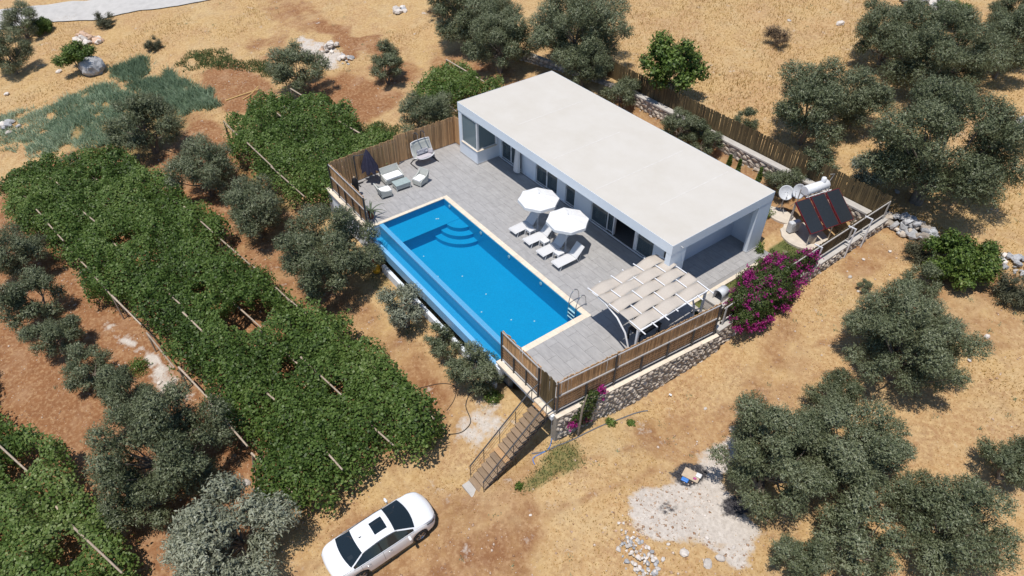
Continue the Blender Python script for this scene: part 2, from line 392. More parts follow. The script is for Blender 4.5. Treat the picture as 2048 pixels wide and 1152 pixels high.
fast_mesh(me, co, q); me.polygons.foreach_set('use_smooth', np.ones(len(q), bool))
for nm, a in zip(('soil', 'pale', 'burn', 'green'), masks(GU, GV)):
    at = me.attributes.new(nm, 'FLOAT', 'POINT'); at.data.foreach_set('value', np.ascontiguousarray(a, dtype=np.float32).ravel())
def ground_material():
    m, nt, N, L, B = newmat('dry_ground'); B.inputs['Roughness'].default_value = .95; B.inputs['Specular IOR Level'].default_value = .1
    tc = N.new('ShaderNodeTexCoord'); P = tc.outputs['Object']
    def noise(s, d=6, r=.65, st=None):
        n = N.new('ShaderNodeTexNoise'); n.inputs['Scale'].default_value = s; n.inputs['Detail'].default_value = d; n.inputs['Roughness'].default_value = r
        if st:
            mp = N.new('ShaderNodeMapping'); mp.inputs['Scale'].default_value = st; L.new(P, mp.inputs[0]); L.new(mp.outputs[0], n.inputs['Vector'])
        else: L.new(P, n.inputs['Vector'])
        return n.outputs[0]
    def rng(x, a, b, c=0., d=1.):
        r = N.new('ShaderNodeMapRange'); r.inputs[1].default_value = a; r.inputs[2].default_value = b; r.inputs[3].default_value = c; r.inputs[4].default_value = d; L.new(x, r.inputs[0]); return r.outputs[0]
    def math_(op, a, b):
        n = N.new('ShaderNodeMath'); n.operation = op
        for i, x in enumerate((a, b)):
            if isinstance(x, (int, float)): n.inputs[i].default_value = x
            else: L.new(x, n.inputs[i])
        return n.outputs[0]
    def mixc(f, a, b):
        n = N.new('ShaderNodeMix'); n.data_type = 'RGBA'
        if isinstance(f, float): n.inputs[0].default_value = f
        else: L.new(f, n.inputs[0])
        for i, x in ((6, a), (7, b)):
            if isinstance(x, tuple): n.inputs[i].default_value = (*x, 1)
            else: L.new(x, n.inputs[i])
        return n.outputs[2]
    def attr(nm):
        a = N.new('ShaderNodeAttribute'); a.attribute_name = nm; return a.outputs['Fac']
    big, midn, fine, tiny = noise(.16, 4), noise(.9, 6), noise(5, 6, .7), noise(16, 4, .7)
    gold = mixc(rng(midn, .3, .7), (.475,.32,.145), (.375,.235,.105))
    gold = mixc(rng(big, .42, .62, 0, .8), gold, (.42,.255,.125))
    gold = mixc(rng(noise(.42, 5), .50, .66, 0, .7), gold, (.46,.34,.19))
    gold = mixc(rng(noise(.62, 7, .75), .50, .62, 0, .55), gold, (.30,.185,.105))
    gold = mixc(rng(noise(.27, 6), .50, .64, 0, .75), gold, (.35,.205,.105))
    gold = mixc(rng(fine, .42, .70), gold, (.56,.40,.21))
    gold = mixc(rng(noise(9, 5, .75), .54, .70, 0, .6), gold, (.33,.21,.105))
    gold = mixc(rng(tiny, .58, .78, 0, .38), gold, (.23,.145,.075))
    soil = mixc(rng(midn, .3, .7), (.275,.132,.060), (.20,.090,.041))
    soil = mixc(rng(noise(.5, 5), .52, .68, 0, .75), soil, (.37,.225,.13))
    soil = mixc(rng(fine, .47, .74), soil, (.45,.285,.155))
    soil = mixc(rng(tiny, .57, .74, 0, .7), soil, (.12,.052,.028))
    # small light stones in the soil
    vo = N.new('ShaderNodeTexVoronoi'); vo.inputs['Scale'].default_value = 6.5; vo.inputs['Randomness'].default_value = 1; L.new(P, vo.inputs['Vector'])
    peb = math_('MULTIPLY', rng(vo.outputs['Distance'], .20, .13), rng(noise(2.2, 3), .50, .58))
    soil = mixc(math_('MULTIPLY', peb, .75), soil, (.58,.40,.28))
    gold = mixc(math_('MULTIPLY', peb, .35), gold, (.60,.49,.37))
    s = math_('ADD', attr('soil'), math_('MULTIPLY', math_('SUBTRACT', midn, .5), .9))
    s = math_('ADD', s, math_('MULTIPLY', math_('SUBTRACT', fine, .5), .5))
    c = mixc(rng(s, .25, .72), gold, soil)
    g = math_('ADD', attr('green'), math_('MULTIPLY', math_('SUBTRACT', fine, .5), .9))
    grn = mixc(rng(fine, .3, .7), (.085,.115,.035), (.17,.16,.06))
    c = mixc(rng(g, .3, .75), c, grn)
    p = math_('ADD', attr('pale'), math_('MULTIPLY', math_('SUBTRACT', midn, .5), 2.5))
    p = math_('ADD', p, math_('MULTIPLY', math_('SUBTRACT', fine, .5), .5))
    pal = mixc(rng(fine, .3, .7), (.62,.56,.495), (.42,.37,.32))
    pal = mixc(rng(tiny, .58, .72, 0, .6), pal, (.16,.14,.125))
    c = mixc(rng(p, .35, .7), c, pal)
    b = math_('ADD', attr('burn'), math_('MULTIPLY', math_('SUBTRACT', fine, .5), 1.2))
    c = mixc(rng(b, .35, .65), c, mixc(rng(tiny, .4, .65), (.022,.021,.024), (.10,.095,.10)))
    L.new(c, B.inputs['Base Color'])
    bp = N.new('ShaderNodeBump'); bp.inputs['Strength'].default_value = .55; bp.inputs['Distance'].default_value = .10
    h = math_('ADD', math_('MULTIPLY', fine, .8), math_('ADD', math_('MULTIPLY', tiny, .5), math_('MULTIPLY', peb, .3)))
    L.new(h, bp.inputs['Height']); L.new(bp.outputs[0], B.inputs['Normal'])
    return m
me.materials.append(ground_material())
tag(link('ground', me), kind='structure')

# pale asphalt road at the far left
def ribbon(name, pts, width, mtl, lift, kind='structure', step=.6):
    P = [Vector((x, y, 0)) for x, y in pts]; out = []
    for a, b in zip(P[:-1], P[1:]):
        n = max(1, int((b-a).length/step))
        for i in range(n): out.append(a.lerp(b, i/n))
    out.append(P[-1]); rows = []
    for i, p in enumerate(out):
        d = (out[min(i+1, len(out)-1)]-out[max(i-1, 0)]).normalized(); nn = Vector((-d.y, d.x, 0))
        w = width*(1+.12*(float(vnoise(p.x, p.y, 2.2, 31))-.5))
        rows.append([tuple((p+nn*w*t)[:2]) for t in np.linspace(-.5, .5, 9)])
    mb = MB(); mb.grid([[(x, y, float(ground_z(x, y))+lift) for x, y in r] for r in rows])
    return tag(mb.build(name, mtl), kind=kind)
M['road'] = mat('pale_asphalt', (.50,.48,.455), (.40,.385,.365), .95, 1.3, 8, bump=.2, bscale=25)
ribbon('road', [(-72,-40),(-60,-27.5),(-53.4,-19.5),(-51.3,-15),(-47.4,-10),(-44.0,-5),(-42.2,1),(-41.5,10),(-42,24),(-45,50)], 4.4, M['road'], .10)

# ------------------------------------------------------------------ leaf, blade and pebble builders
def leaf_cloud(name, pts, nrm, tang, ln, wd, var, mtl):
    """one kite per point: pts, normals, long axis, length, width, per-leaf shade"""
    n = nrm/np.maximum(np.linalg.norm(nrm, axis=1, keepdims=True), 1e-6)
    t = tang-n*(tang*n).sum(1, keepdims=True); t /= np.maximum(np.linalg.norm(t, axis=1, keepdims=True), 1e-6)
    b = np.cross(n, t); l = ln[:, None]; w = wd[:, None]
    co = np.stack([pts-t*l*.5, pts+b*w*.5+t*l*.06+n*w*.12, pts+t*l*.5, pts-b*w*.5+t*l*.06+n*w*.12], 1).reshape(-1, 3)
    me = bpy.data.meshes.new(name); fast_mesh(me, co, np.arange(len(co)).reshape(-1, 4))
    at = me.attributes.new('var', 'FLOAT', 'FACE'); at.data.foreach_set('value', np.ascontiguousarray(var, dtype=np.float32))
    me.materials.append(mtl); return me
def blades(name, u, v, z, h, w, lean, var, mtl):
    n = len(u); a = NPR.rand(n)*2*PI; dx, dy = np.cos(a), np.sin(a); la = NPR.rand(n)*2*PI
    base = np.stack([u, v, z-.02], 1); d = np.stack([dx, dy, 0*dx], 1)*w[:, None]*.5
    top = base+np.stack([np.cos(la)*lean*h, np.sin(la)*lean*h, h], 1)
    co = np.stack([base-d, base+d, top], 1).reshape(-1, 3)
    me = bpy.data.meshes.new(name); fast_mesh(me, co, np.arange(len(co)).reshape(-1, 3))
    at = me.attributes.new('var', 'FLOAT', 'FACE'); at.data.foreach_set('value', np.ascontiguousarray(var, dtype=np.float32))
    me.materials.append(mtl); return me
M['dry_blade'] = leafmat('dry_grass_blade', [(.38,.25,.085), (.52,.355,.125), (.62,.46,.19)], .8, .5)
M['green_blade'] = leafmat('green_grass_blade', [(.04,.065,.02), (.08,.12,.035), (.17,.19,.07)], .8, .2)
M['crop_blade'] = leafmat('grey_green_crop', [(.12,.175,.10), (.23,.32,.20), (.42,.48,.33)], .8, .2)

HOUSEBOX = [(-1.6,-9.3),(-1.6,15),(21.8,15),(22,.3),(21.0,-9.0)]
def scatter(n, u0, u1, v0, v1):
    return NPR.uniform(u0, u1, n), NPR.uniform(v0, v1, n)
def dry_grass():
    U, V = [], []
    for n, bx in ((60000, (-14, 34, 14.5, 50)), (60000, (20, 36, -20, 16)), (60000, (-50, -14, -26, 24)), (26000, (-20, 20, -30, 14)), (9000, (4, 20, -20, -9))):
        u, v = scatter(n, *bx); s, p, b, g = masks(u, v)
        dens = (1-sstep(.15, .6, s)*.9)*(1-.97*p)*(1-b)*sstep(.22, .55, vnoise(u, v, 1.1, 41)+.25)
        dens = dens*(1-inpoly(u, v, HOUSEBOX))
        k = NPR.rand(n) < dens; U.append(u[k]); V.append(v[k])
    U = np.concatenate(U); V = np.concatenate(V); n = len(U)
    field = np.maximum(sstep(14, 16, V)*(1-sstep(30, 34, U))*sstep(-14, -4, U), .75*(1-sstep(-19, -15, U))*sstep(.42, .6, vnoise(U, V, 4.5, 48)))
    h = (.035+.07*NPR.rand(n)+.20*field*NPR.rand(n))*(.6+.8*vnoise(U, V, 3, 42)); w = .035+.035*NPR.rand(n)
    var = np.clip(.5+(vnoise(U, V, 2.2, 43)-.5)*.7+NPR.randn(n)*.17, 0, 1)
    tag(link('dry_grass', blades('dry_grass', U, V, ground_z(U, V), h, w, NPR.rand(n)*.9, var, M['dry_blade'])), kind='stuff')
dry_grass()
def green_grass():
    U, V = [], []
    for n, bx in ((9000, (18.9, 21.2, .9, 14.2)), (5000, (19.8, 22.6, -12, -7.5)), (4000, (-4, 17, -11.4, -9.4)), (5000, (-30, -14, -21, -9.5)), (3000, (.6, 20, 8, 14.2))):
        u, v = scatter(n, *bx); g = masks(u, v)[3]; k = NPR.rand(n) < g*1.3*sstep(.3, .6, vnoise(u, v, .8, 44)+.15)
        if bx[0] == .6: k = NPR.rand(n) < .35*sstep(.45, .6, vnoise(u, v, .8, 44))
        U.append(u[k]); V.append(v[k])
    U = np.concatenate(U); V = np.concatenate(V); n = len(U)
    tag(link('green_grass', blades('green_grass', U, V, ground_z(U, V), .06+.10*NPR.rand(n), .03+.03*NPR.rand(n), NPR.rand(n)*.8, np.clip(NPR.randn(n)*.25+.5, 0, 1), M['green_blade'])), kind='stuff')
green_grass()
def crop(name, poly, n, h, mtl, shade=.5):
    xs = [p[0] for p in poly]; ys = [p[1] for p in poly]
    u, v = scatter(n*3, min(xs)-1, max(xs)+1, min(ys)-1, max(ys)+1)
    k = NPR.rand(len(u)) < soft(u, v, poly, .35)*sstep(.12, .35, vnoise(u, v, 1.0, 47)); u, v = u[k][:n], v[k][:n]; m = len(u)
    hh = h*(.5+.8*NPR.rand(m))*(.6+.8*vnoise(u, v, 1.4, 45))
    var = np.clip(shade+(vnoise(u, v, 1.5, 46)-.5)*.5+NPR.randn(m)*.2, 0, 1)
    tag(link(name, blades(name, u, v, ground_z(u, v), hh, .05+.05*NPR.rand(m), .3+NPR.rand(m)*.9, var, mtl)), kind='stuff')
crop('green_crop_bed', [(-34.3,-14.6),(-34.6,-11.9),(-29,-10.8),(-20.4,-9.2),(-22.3,-12.9),(-28,-13.6)], 15000, .42, M['crop_blade'], .42)
crop('green_crop_bed', [(-31.5,-20.2),(-32.6,-16.0),(-29,-14.4),(-22.6,-15.0),(-21.4,-17.5),(-23.7,-20.2),(-27.5,-21.6)], 12000, .40, M['crop_blade'], .55)
crop('grey_weeds', [(-33,-25.2),(-32,-20.6),(-28,-20.6),(-22.0,-20.6),(-24.5,-23.6)], 7000, .38, M['crop_blade'], .72)
crop('melon_vines', [(-31.2,-10.0),(-31,-6.9),(-26.8,-5.2),(-21.2,-2.6),(-20.8,-4.0),(-25,-6.2),(-28.2,-8.7)], 9000, .22, M['green_blade'], .45)
crop('melon_vines', [(-8.6,-2.6),(-8.4,-1.2),(-6.6,-.9),(-6,-2.4)], 2600, .25, M['green_blade'], .5)
crop('melon_vines', [(-10.6,-4.2),(-10,-2.8),(-7.6,-2.9),(-6.4,-3.6)], 1800, .22, M['green_blade'], .5)

def weeds():
    U, V = [], []
    for n, bx in ((110, (20.5, 36, -20, 16)), (200, (-50, 20, -30, 24)), (60, (0, 30, 15, 45))):
        u, v = scatter(n, *bx); k = ~inpoly(u, v, HOUSEBOX) & ~inpoly(u, v, ASH); u, v = u[k], v[k]
        for _ in range(16):
            s = .10*(.5+vnoise(u, v, .7, 61)); U.append(u+NPR.randn(len(u))*s); V.append(v+NPR.randn(len(u))*s)
    U = np.concatenate(U); V = np.concatenate(V); n = len(U)
    tag(link('weeds', blades('weeds', U, V, ground_z(U, V), .05+.11*NPR.rand(n), .03+.03*NPR.rand(n), NPR.rand(n), np.clip(NPR.randn(n)*.25+.4, 0, 1), M['crop_blade'])), 'small grey green weeds dotted over the dry ground', 'weeds', kind='stuff')
weeds()
def pebbles():
    U, V = [], []
    for n, bx in ((9000, (-20, 20, -30, -9.4)), (9000, (20.5, 36, -22, 16)), (3500, (-30, 0, -9, 12)), (1600, (24.5, 29.8, -10, -2)), (2500, (-45, -18, -12, 6))):
        u, v = scatter(n, *bx); s, p, b, g = masks(u, v)
        k = (NPR.rand(n) < (.25+.75*np.maximum(s, p))*sstep(.35, .65, vnoise(u, v, 1.5, 51)+.1)) & ~inpoly(u, v, HOUSEBOX)
        U.append(u[k]); V.append(v[k])
    U = np.concatenate(U); V = np.concatenate(V); n = len(U); z = ground_z(U, V)
    s = .018+.06*NPR.rand(n)**4
    base = np.array([(1,0,0),(0,1,0),(-1,0,0),(0,-1,0),(0,0,.8),(0,0,-.6)])
    co = base[None]*(s[:, None, None]*(.6+.8*NPR.rand(n, 6, 1))); a = NPR.rand(n)*2*PI
    x = co[..., 0]*np.cos(a)[:, None]-co[..., 1]*np.sin(a)[:, None]; y = co[..., 0]*np.sin(a)[:, None]+co[..., 1]*np.cos(a)[:, None]
    co = np.stack([x+U[:, None], y+V[:, None], co[..., 2]+z[:, None]], -1).reshape(-1, 3)
    f = np.array([(0,1,4),(1,2,4),(2,3,4),(3,0,4),(1,0,5),(2,1,5),(3,2,5),(0,3,5)])
    F = (f[None]+np.arange(n)[:, None, None]*6).reshape(-1, 3)
    me = bpy.data.meshes.new('pebbles'); fast_mesh(me, co, F)
    at = me.attributes.new('var', 'FLOAT', 'FACE'); at.data.foreach_set('value', np.repeat(NPR.rand(n), 8).astype(np.float32))
    me.materials.append(leafmat('pebble', [(.30,.17,.10), (.50,.36,.26), (.66,.57,.49)], .9, 0.0))
    tag(link('pebbles', me), kind='stuff')
pebbles()

# ------------------------------------------------------------------ pool deck (slab, edge walls, every floor tile)
def clip_poly(poly, a, b, c):
    """keep a*x+b*y<=c"""
    out = []
    for i in range(len(poly)):
        p, q = poly[i], poly[(i+1) % len(poly)]
        dp, dq = a*p[0]+b*p[1]-c, a*q[0]+b*q[1]-c
        if dp <= 0: out.append(p)
        if (dp < 0 < dq) or (dq < 0 < dp):
            t = dp/(dp-dq); out.append((p[0]+(q[0]-p[0])*t, p[1]+(q[1]-p[1])*t))
    return out
def area(p): return abs(sum(p[i][0]*p[(i+1)%len(p)][1]-p[(i+1)%len(p)][0]*p[i][1] for i in range(len(p))))/2
DZ = -.02                                   # top of slab, tiles lie on it up to z=0
def right_u(v): return 20.50+(v+8.6)*(21.40-20.50)/9.15      # inner face of the right deck fence
deck = empty('pool_deck', (0, 0, 0)); tag(deck, kind='structure')
mb = MB()
mb.prism([(-1.30,-8.85),(3.80,-8.85),(3.80,.0),(-1.30,.0)], -.30, DZ)
mb.prism([(3.80,-3.52),(16.95,-3.52),(16.95,1.70),(3.80,1.70)], -.30, DZ)
mb.prism([(16.95,-8.85),(right_u(-8.85),-8.85),(right_u(.62),.62),(19.22,.62),(19.22,1.70),(16.95,1.70)], -.30, DZ)
mb.prism([(-1.30,.0),(3.80,.0),(3.80,1.70),(-1.30,1.70)], -.30, DZ)
mb.prism([(16.6,1.70),(19.22,1.70),(19.22,7.74),(16.6,7.74)], -.30, DZ)
mb.build('slab', M['grout'], deck)
def tile_ok(c):
    return True
rects = [((-1.28,-8.62),(3.78,.30)), ((3.78,-3.50),(16.97,.30)), ((16.97,-8.62),(21.6,.30)), ((-1.28,.30),(21.6,1.68)), ((16.62,1.68),(19.0,7.30))]
TW, TH, GAP = 1.20, .60, .008
tile_mesh = MB().box(0, TW-GAP, 0, TH-GAP, DZ, 0).mesh('tile', M['tile'])
nt_ = 0
for ri, ((x0, y0), (x1, y1)) in enumerate(rects):
    i0, i1 = int(math.floor(x0/TW))-1, int(math.ceil(x1/TW))+1
    for j in range(int(math.floor(y0/TH))-1, int(math.ceil(y1/TH))+1):
        off = (j % 2)*TW*.5
        for i in range(i0, i1):
            X0, Y0 = i*TW+off, j*TH
            if ri == 0 and False: pass
            p = [(X0,Y0),(X0+TW-GAP,Y0),(X0+TW-GAP,Y0+TH-GAP),(X0,Y0+TH-GAP)]; full = area(p)
            for a, b, c in ((-1,0,-x0),(1,0,x1),(0,-1,-y0),(0,1,y1)): p = clip_poly(p, a, b, c)
            if len(p) < 3: continue
            if ri in (2, 3):
                k = (21.40-20.50)/9.15
                p = clip_poly(p, 1, -k, 20.46+8.6*k)
            if ri == 3:
                if len(p) >= 3 and sum(q[0] for q in p)/len(p) > 19.2 and sum(q[1] for q in p)/len(p) > .6: continue
                if len(p) >= 3 and sum(q[0] for q in p)/len(p) < .9 and sum(q[1] for q in p)/len(p) > .1: continue
            if len(p) < 3 or area(p) < .01: continue
            if area(p) > full*.999: link('tile', tile_mesh, deck, (X0, Y0, 0))
            else:
                cx, cy = p[0]
                MBt = MB().prism([(q[0]-cx, q[1]-cy) for q in p], DZ, 0); o = MBt.build('tile', M['tile'], deck); o.location = (cx, cy, 0)
            nt_ += 1
# cream edging slabs and white walls below the deck
def edging(a, b, w, z0, z1, out, n):
    """slabs from a to b, lying from the line outwards"""
    A, Bv = Vector((*a, 0)), Vector((*b, 0)); d = (Bv-A).normalized(); nn = Vector((out[0], out[1], 0)); L = (Bv-A).length
    for i in range(n):
        p, q_ = A+d*(L*i/n+.004), A+d*(L*(i+1)/n-.004)
        MB().prism([tuple(t[:2]) for t in (p, q_, q_+nn*w, p+nn*w)][::(1 if d.cross(nn).z > 0 else -1)], z0, z1).build('edging_slab', M['coping'], deck)
edging((-1.35,-8.86), (3.80,-8.86), .26, -.09, -.005, (0,-1), 6)
edging((16.62,-8.86), (20.50,-8.86), .26, -.09, -.005, (0,-1), 5)
edging((19.22,.95), (19.22,7.74), .22, -.09, .01, (1,0), 9)
edging((-1.30,-8.85), (-1.30,.5), .16, -.09, .03, (-1,0), 10)
mb = MB()
mb.box(-1.42,3.80,-9.04,-8.87,-.34,-.092); mb.box(-1.40,3.78,-9.0,-8.6,-3.2,-.342)
mb.box(-1.40,-1.22,-8.58,.5,-3.0,-.302)
mb.box(16.64,20.60,-9.04,-8.87,-.34,-.092)
mb.box(17.0,19.6,-7.55,-7.3,-2.9,-.302); mb.box(20.05,20.42,-8.55,-8.15,-2.9,-.302); mb.box(18.55,18.85,-8.4,-7.6,-2.9,-.302)
mb.build('edge_wall', M['white_wall'], deck)

# ------------------------------------------------------------------ swimming pool
pool = empty('swimming_pool', (0, 0, 0), label='blue tiled infinity pool with corner steps and an overflow edge', cat='swimming pool')
PU0, PU1, PV0, PV1 = 3.98, 16.66, -8.02, -3.84
SH = 5.66; ZS, ZF = -.50, -1.30             # shelf edge, shelf depth, floor depth
mb = MB()
mb.box(PU0-.16, PU1+.26, PV0-.25, PV1+.28, ZF-.12, ZF)             # floor
mb.box(PU0, SH, PV0, PV1, ZF, ZS)                                    # shelf
mb.box(PU0-.16, PU0, PV0-.25, PV1, ZF, -.042); mb.box(PU1, PU1+.26, PV0-.25, PV1, ZF, -.042)
mb.box(PU0-.16, PU1+.26, PV1, PV1+.28, ZF, -.042)
mb.build('basin', M['pool_tile'], pool)
mb = MB()
for rr, zt in ((.92, -.52), (1.34, -.78), (1.76, -1.04)):
    cx, cy = SH, PV1; n = 18
    pl = [(cx, cy)]+[(cx+rr*1.06*math.cos(-PI/2*k/n), cy+rr*math.sin(-PI/2*k/n)) for k in range(n+1)]
    st = MB().prism(pl[::-1], ZF, zt); st.build('step', M['pool_tile'], pool)
mb = MB(); mb.box(PU0, PU1+.20, PV0-.24, PV0, ZF, -.16); mb.build('infinity_wall', M['trough_tile'], pool)
MB().box(PU0, PU1+.20, PV0-.255, PV0+.002, -.159, -.034).build('infinity_edge', M['pool_edge'], pool)
mb = MB()
mb.box(PU0, PU1-.2, -8.86, PV0-.24, -1.02, -.92)
mb.build('catch_trough', M['trough_tile'], pool)
MB().box(PU0-.16, PU1-.2, -9.08, -8.862, -1.0, -.42).build('trough_wall', M['pool_edge'], pool)
for q_ in ((PU0-.17, PU0-.002, -9.10, -8.04, -.95, -.045),(PU1-.2, PU1+.2, -9.1, PV0-.26, -1.1, -.38)): MB().box(*q_).build('trough_end', M['white_wall'], pool)
MB().box(PU0-.2, PU1+.2, -8.55, -8.30, -3.2, -1.022).build('support_wall', M['mortar'], pool)
MB().box(PU0+1.6, PU1-.1, -9.22, -9.02, -3.2, -1.55).box(PU0+.1, PU0+1.0, -9.24, -9.04, -3.2, -1.42).build('lower_wall', M['white_wall'], pool)
# coping stones
def coping_run(a, b, w, nrm, n):
    A, Bv = Vector((*a, 0)), Vector((*b, 0)); d = (Bv-A)/n; nn = Vector((*nrm, 0))*w
    for i in range(n):
        p, q_ = A+d*i+d.normalized()*.003, A+d*(i+1)-d.normalized()*.003
        pts = [tuple(t[:2]) for t in (p, q_, q_+nn, p+nn)]
        if Vector((*nrm,0)).cross(d).z > 0: pts = pts[::-1]
        MB().prism(pts, -.04, .006).build('coping_stone', M['coping'], pool)
coping_run((3.78,-3.82), (16.98,-3.82), .31, (0,1), 22)
coping_run((3.76,-3.825), (3.76,-8.78), .22, (1,0), 8)
coping_run((16.64,-3.825), (16.64,-8.60), .33, (1,0), 8)
for u_, v_ in ((4.9,-5.0),(4.95,-4.9)): MB().lathe([(.05,0),(.05,.02)], 10, (u_, v_, ZS+.002)).build('floor_jet', M['plastic'], pool)
for u_, v_ in ((6.6,-7.0),(9.4,-6.2),(11.4,-6.0),(8.6,-7.3),(12.4,-7.0),(13.8,-6.1),(14.6,-5.2),(14.9,-7.2)):
    MB().lathe([(.042,0),(.042,.02)], 10, (u_, v_, ZF+.002)).build('floor_jet', M['plastic'], pool)
for u_, z_ in ((4.6,-.22),(7.9,-.24),(10.6,-.24),(13.4,-.24)):
    MB().lathe([(.10,0),(.10,.03),(.03,.035)], 14, (u_, PV1-.034, z_), 'y').build('pool_light', M['plastic'], pool)
wm = MB(); wm.add([(PU0+.001,PV0-.24,-.030),(PU1-.001,PV0-.24,-.030),(PU1-.001,PV1-.002,-.030),(PU0+.001,PV1-.002,-.030)], [(0,1,2,3)])
tag(wm.build('water', M['water']), kind='structure')
wm = MB(); wm.add([(PU0+.001,-8.86,-.66),(PU1-.2,-8.86,-.66),(PU1-.2,PV0-.241,-.66),(PU0+.001,PV0-.241,-.66)], [(0,1,2,3)])
tag(wm.build('water', M['water']), kind='structure')
# pool ladder
lad = empty('pool_ladder', (15.95, -3.84, 0), label='stainless steel ladder with two curved handrails at the pool corner', cat='ladder')
for s in (-.27, .27):
    MB().tube([(s,.62,0),(s,.62,.18),(s,.56,.55),(s,.46,.72),(s,.32,.80),(s,.18,.76),(s,.07,.60),(s,-.02,.30),(s,-.06,0),(s,-.06,-1.0)], .024, 8).build('handrail', M['chrome'], lad)
    MB().lathe([(.07,0.004),(.06,.03)], 12, (s,.62,.003)).build('foot_flange', M['chrome'], lad)
for z_ in (-.25,-.5,-.75): MB().box(-.25,.25,-.11,-.02,z_-.015,z_+.015).build('step', M['plastic'], lad)

# ------------------------------------------------------------------ house
house = empty('house', (0, 0, 0), label='white flat roofed villa with an overhanging roof and glass doors', cat='house')
W_ = M['white_wall']
HU, HV, HT = 18.39, 7.74, 3.60
def hp(name, mb, m=W_, **k): return mb.build(name, m, house, **k)
hp('roof', MB().box(.0, HU, .0, HV, 3.35, HT), M['roof'])
for u_, v0_, v1_ in ((4.6,1.2,6.4),(8.9,.5,5.6),(12.6,.3,7.0),(15.6,2.0,7.3)): hp('roof_joint', MB().box(u_, u_+.07, v0_, v1_, HT, HT+.004), M['roof_joint'])
hp('fascia', MB().box(-.012, HU+.012, -.012, .0-.0005, 3.05, HT+.012).box(-.012, -.0005, .0, HV+.012, 3.05, HT+.012).box(HU+.0005, HU+.012, .0, HV+.012, 3.05, HT+.012).box(-.012, HU+.012, HV+.0005, HV+.012, 3.05, HT+.012))
hp('ceiling', MB().box(.01, HU-.01, .01, HV-.01, 3.05, 3.34))
hp('wall', MB().box(0, .20, .22, HV, -.3, 3.05))                            # left end
hp('wall', MB().box(.20, 16.8, HV-.2, HV, -.3, 3.05))                       # back
hp('wall', MB().box(16.62, 16.8, 1.80, HV-.2, -.3, 3.05))                   # carport side
hp('wall', MB().box(16.80, HU, 7.32, HV, -.3, 3.05))                        # carport back
hp('pillar', MB().box(18.07, HU, .0, 1.08, -.02, 3.05)); hp('pillar', MB().box(18.12, HU, 6.66, 7.32, -.02, 3.05))
hp('plinth', MB().box(18.05, HU+.02, -.02, 1.10, -.02, .06), M['plinth']); hp('plinth', MB().box(18.10, HU+.02, 6.64, HV+.02, -.02, .06), M['plinth'])
# bay with corner window
hp('bay_wall', MB().box(0, 2.04, .02, .22, -.02, .95).box(1.84, 2.04, .22, 1.80, -.02, .95).box(0, .30, .02, .22, .95, 3.05).box(.3, 2.04, .02, .22, 2.98, 3.05).box(1.84, 2.04, 1.55, 1.80, .95, 3.05).box(1.84, 2.04, .22, 1.55, 2.98, 3.05))
hp('plinth', MB().box(-.02, 2.06, .0, .018, -.02, .07).box(2.042, 2.06, .02, 1.80, -.02, .07), M['plinth'])
def window(x0, x1, z0, z1, axis, at, pane, name='window', depth=.06, bars=()):
    """frame with pane; axis 'x': lies along u at v=at, axis 'y': along v at u=at"""
    f = .055
    def bx(a0, a1, d0, d1, b0, b1, mb):
        return mb.box(a0, a1, at+d0, at+d1, b0, b1) if axis == 'x' else mb.box(at+d0, at+d1, a0, a1, b0, b1)
    fr = MB(); bx(x0, x0+f, -depth/2, depth/2, z0, z1, fr); bx(x1-f, x1, -depth/2, depth/2, z0, z1, fr)
    bx(x0+f, x1-f, -depth/2, depth/2, z0, z0+f, fr); bx(x0+f, x1-f, -depth/2, depth/2, z1-f, z1, fr)
    for zb in bars: bx(x0+f, x1-f, .03, .05, zb-.02, zb+.02, fr)
    o = fr.build(name, M['white_metal'], house)
    p = MB(); bx(x0+f, x1-f, -.014, -.006, z0+f, z1-f, p); p.build('pane', pane, o)
    return o
window(.30, 1.97, .985, 2.98, 'x', .075, M['pane_bay']); window(.17, 1.55, .985, 2.98, 'y', 1.95, M['pane_bay'])
hp('corner_post', MB().box(1.97, 2.035, .03, .13, .985, 2.98), M['white_metal'])
hp('sill', MB().box(.28, 2.10, -.03, .24, .952, .983).box(1.82, 2.10, .24, 1.56, .952, .983), M['coping'])
hp('blind', MB().box(.3, 1.80, .30, .33, 1.0, 2.97).box(1.70, 1.73, .36, 1.55, 1.0, 2.97), M['curtain'])
# front wall between the glass doors
DR = [(2.22,4.35),(5.82,7.88),(8.66,9.50),(10.95,15.86)]
segs = [(2.04,2.22),(4.35,5.82),(7.88,8.66),(9.50,10.95),(15.86,16.8)]
for a, b in segs: hp('wall', MB().box(a, b, 1.80, 2.0, -.02, 3.05))
hp('lintel', MB().box(2.04, 16.8, 1.82, 2.0, 2.42, 3.05))
hp('threshold', MB().box(2.04, 16.79, 1.74, 1.798, -.02, .05), M['white_metal'])
def door(x0, x1, v, open_=False, curtain=True):
    o = window(x0, x1, .05, 2.40, 'x', v, M['pane'], 'glass_door', .05, (1.02,))
    MB().box(x0+.015, x0+.04, v-.055, v-.027, .95, 1.15).build('handle', M['steel'], o)
for a, b in ((2.22,3.20),(3.20,4.35),(5.82,6.85),(6.85,7.88),(8.66,9.50),(10.95,12.30),(14.62,15.86)): door(a, b, 1.88)
door(12.02, 12.75, 1.95); door(12.06, 12.80, 2.02)
hp('door_frame', MB().box(14.42, 14.62, 1.84, 1.96, .05, 2.42), M['white_metal']); hp('door_frame', MB().box(12.76, 12.84, 1.83, 1.99, .05, 2.42), M['white_metal'])
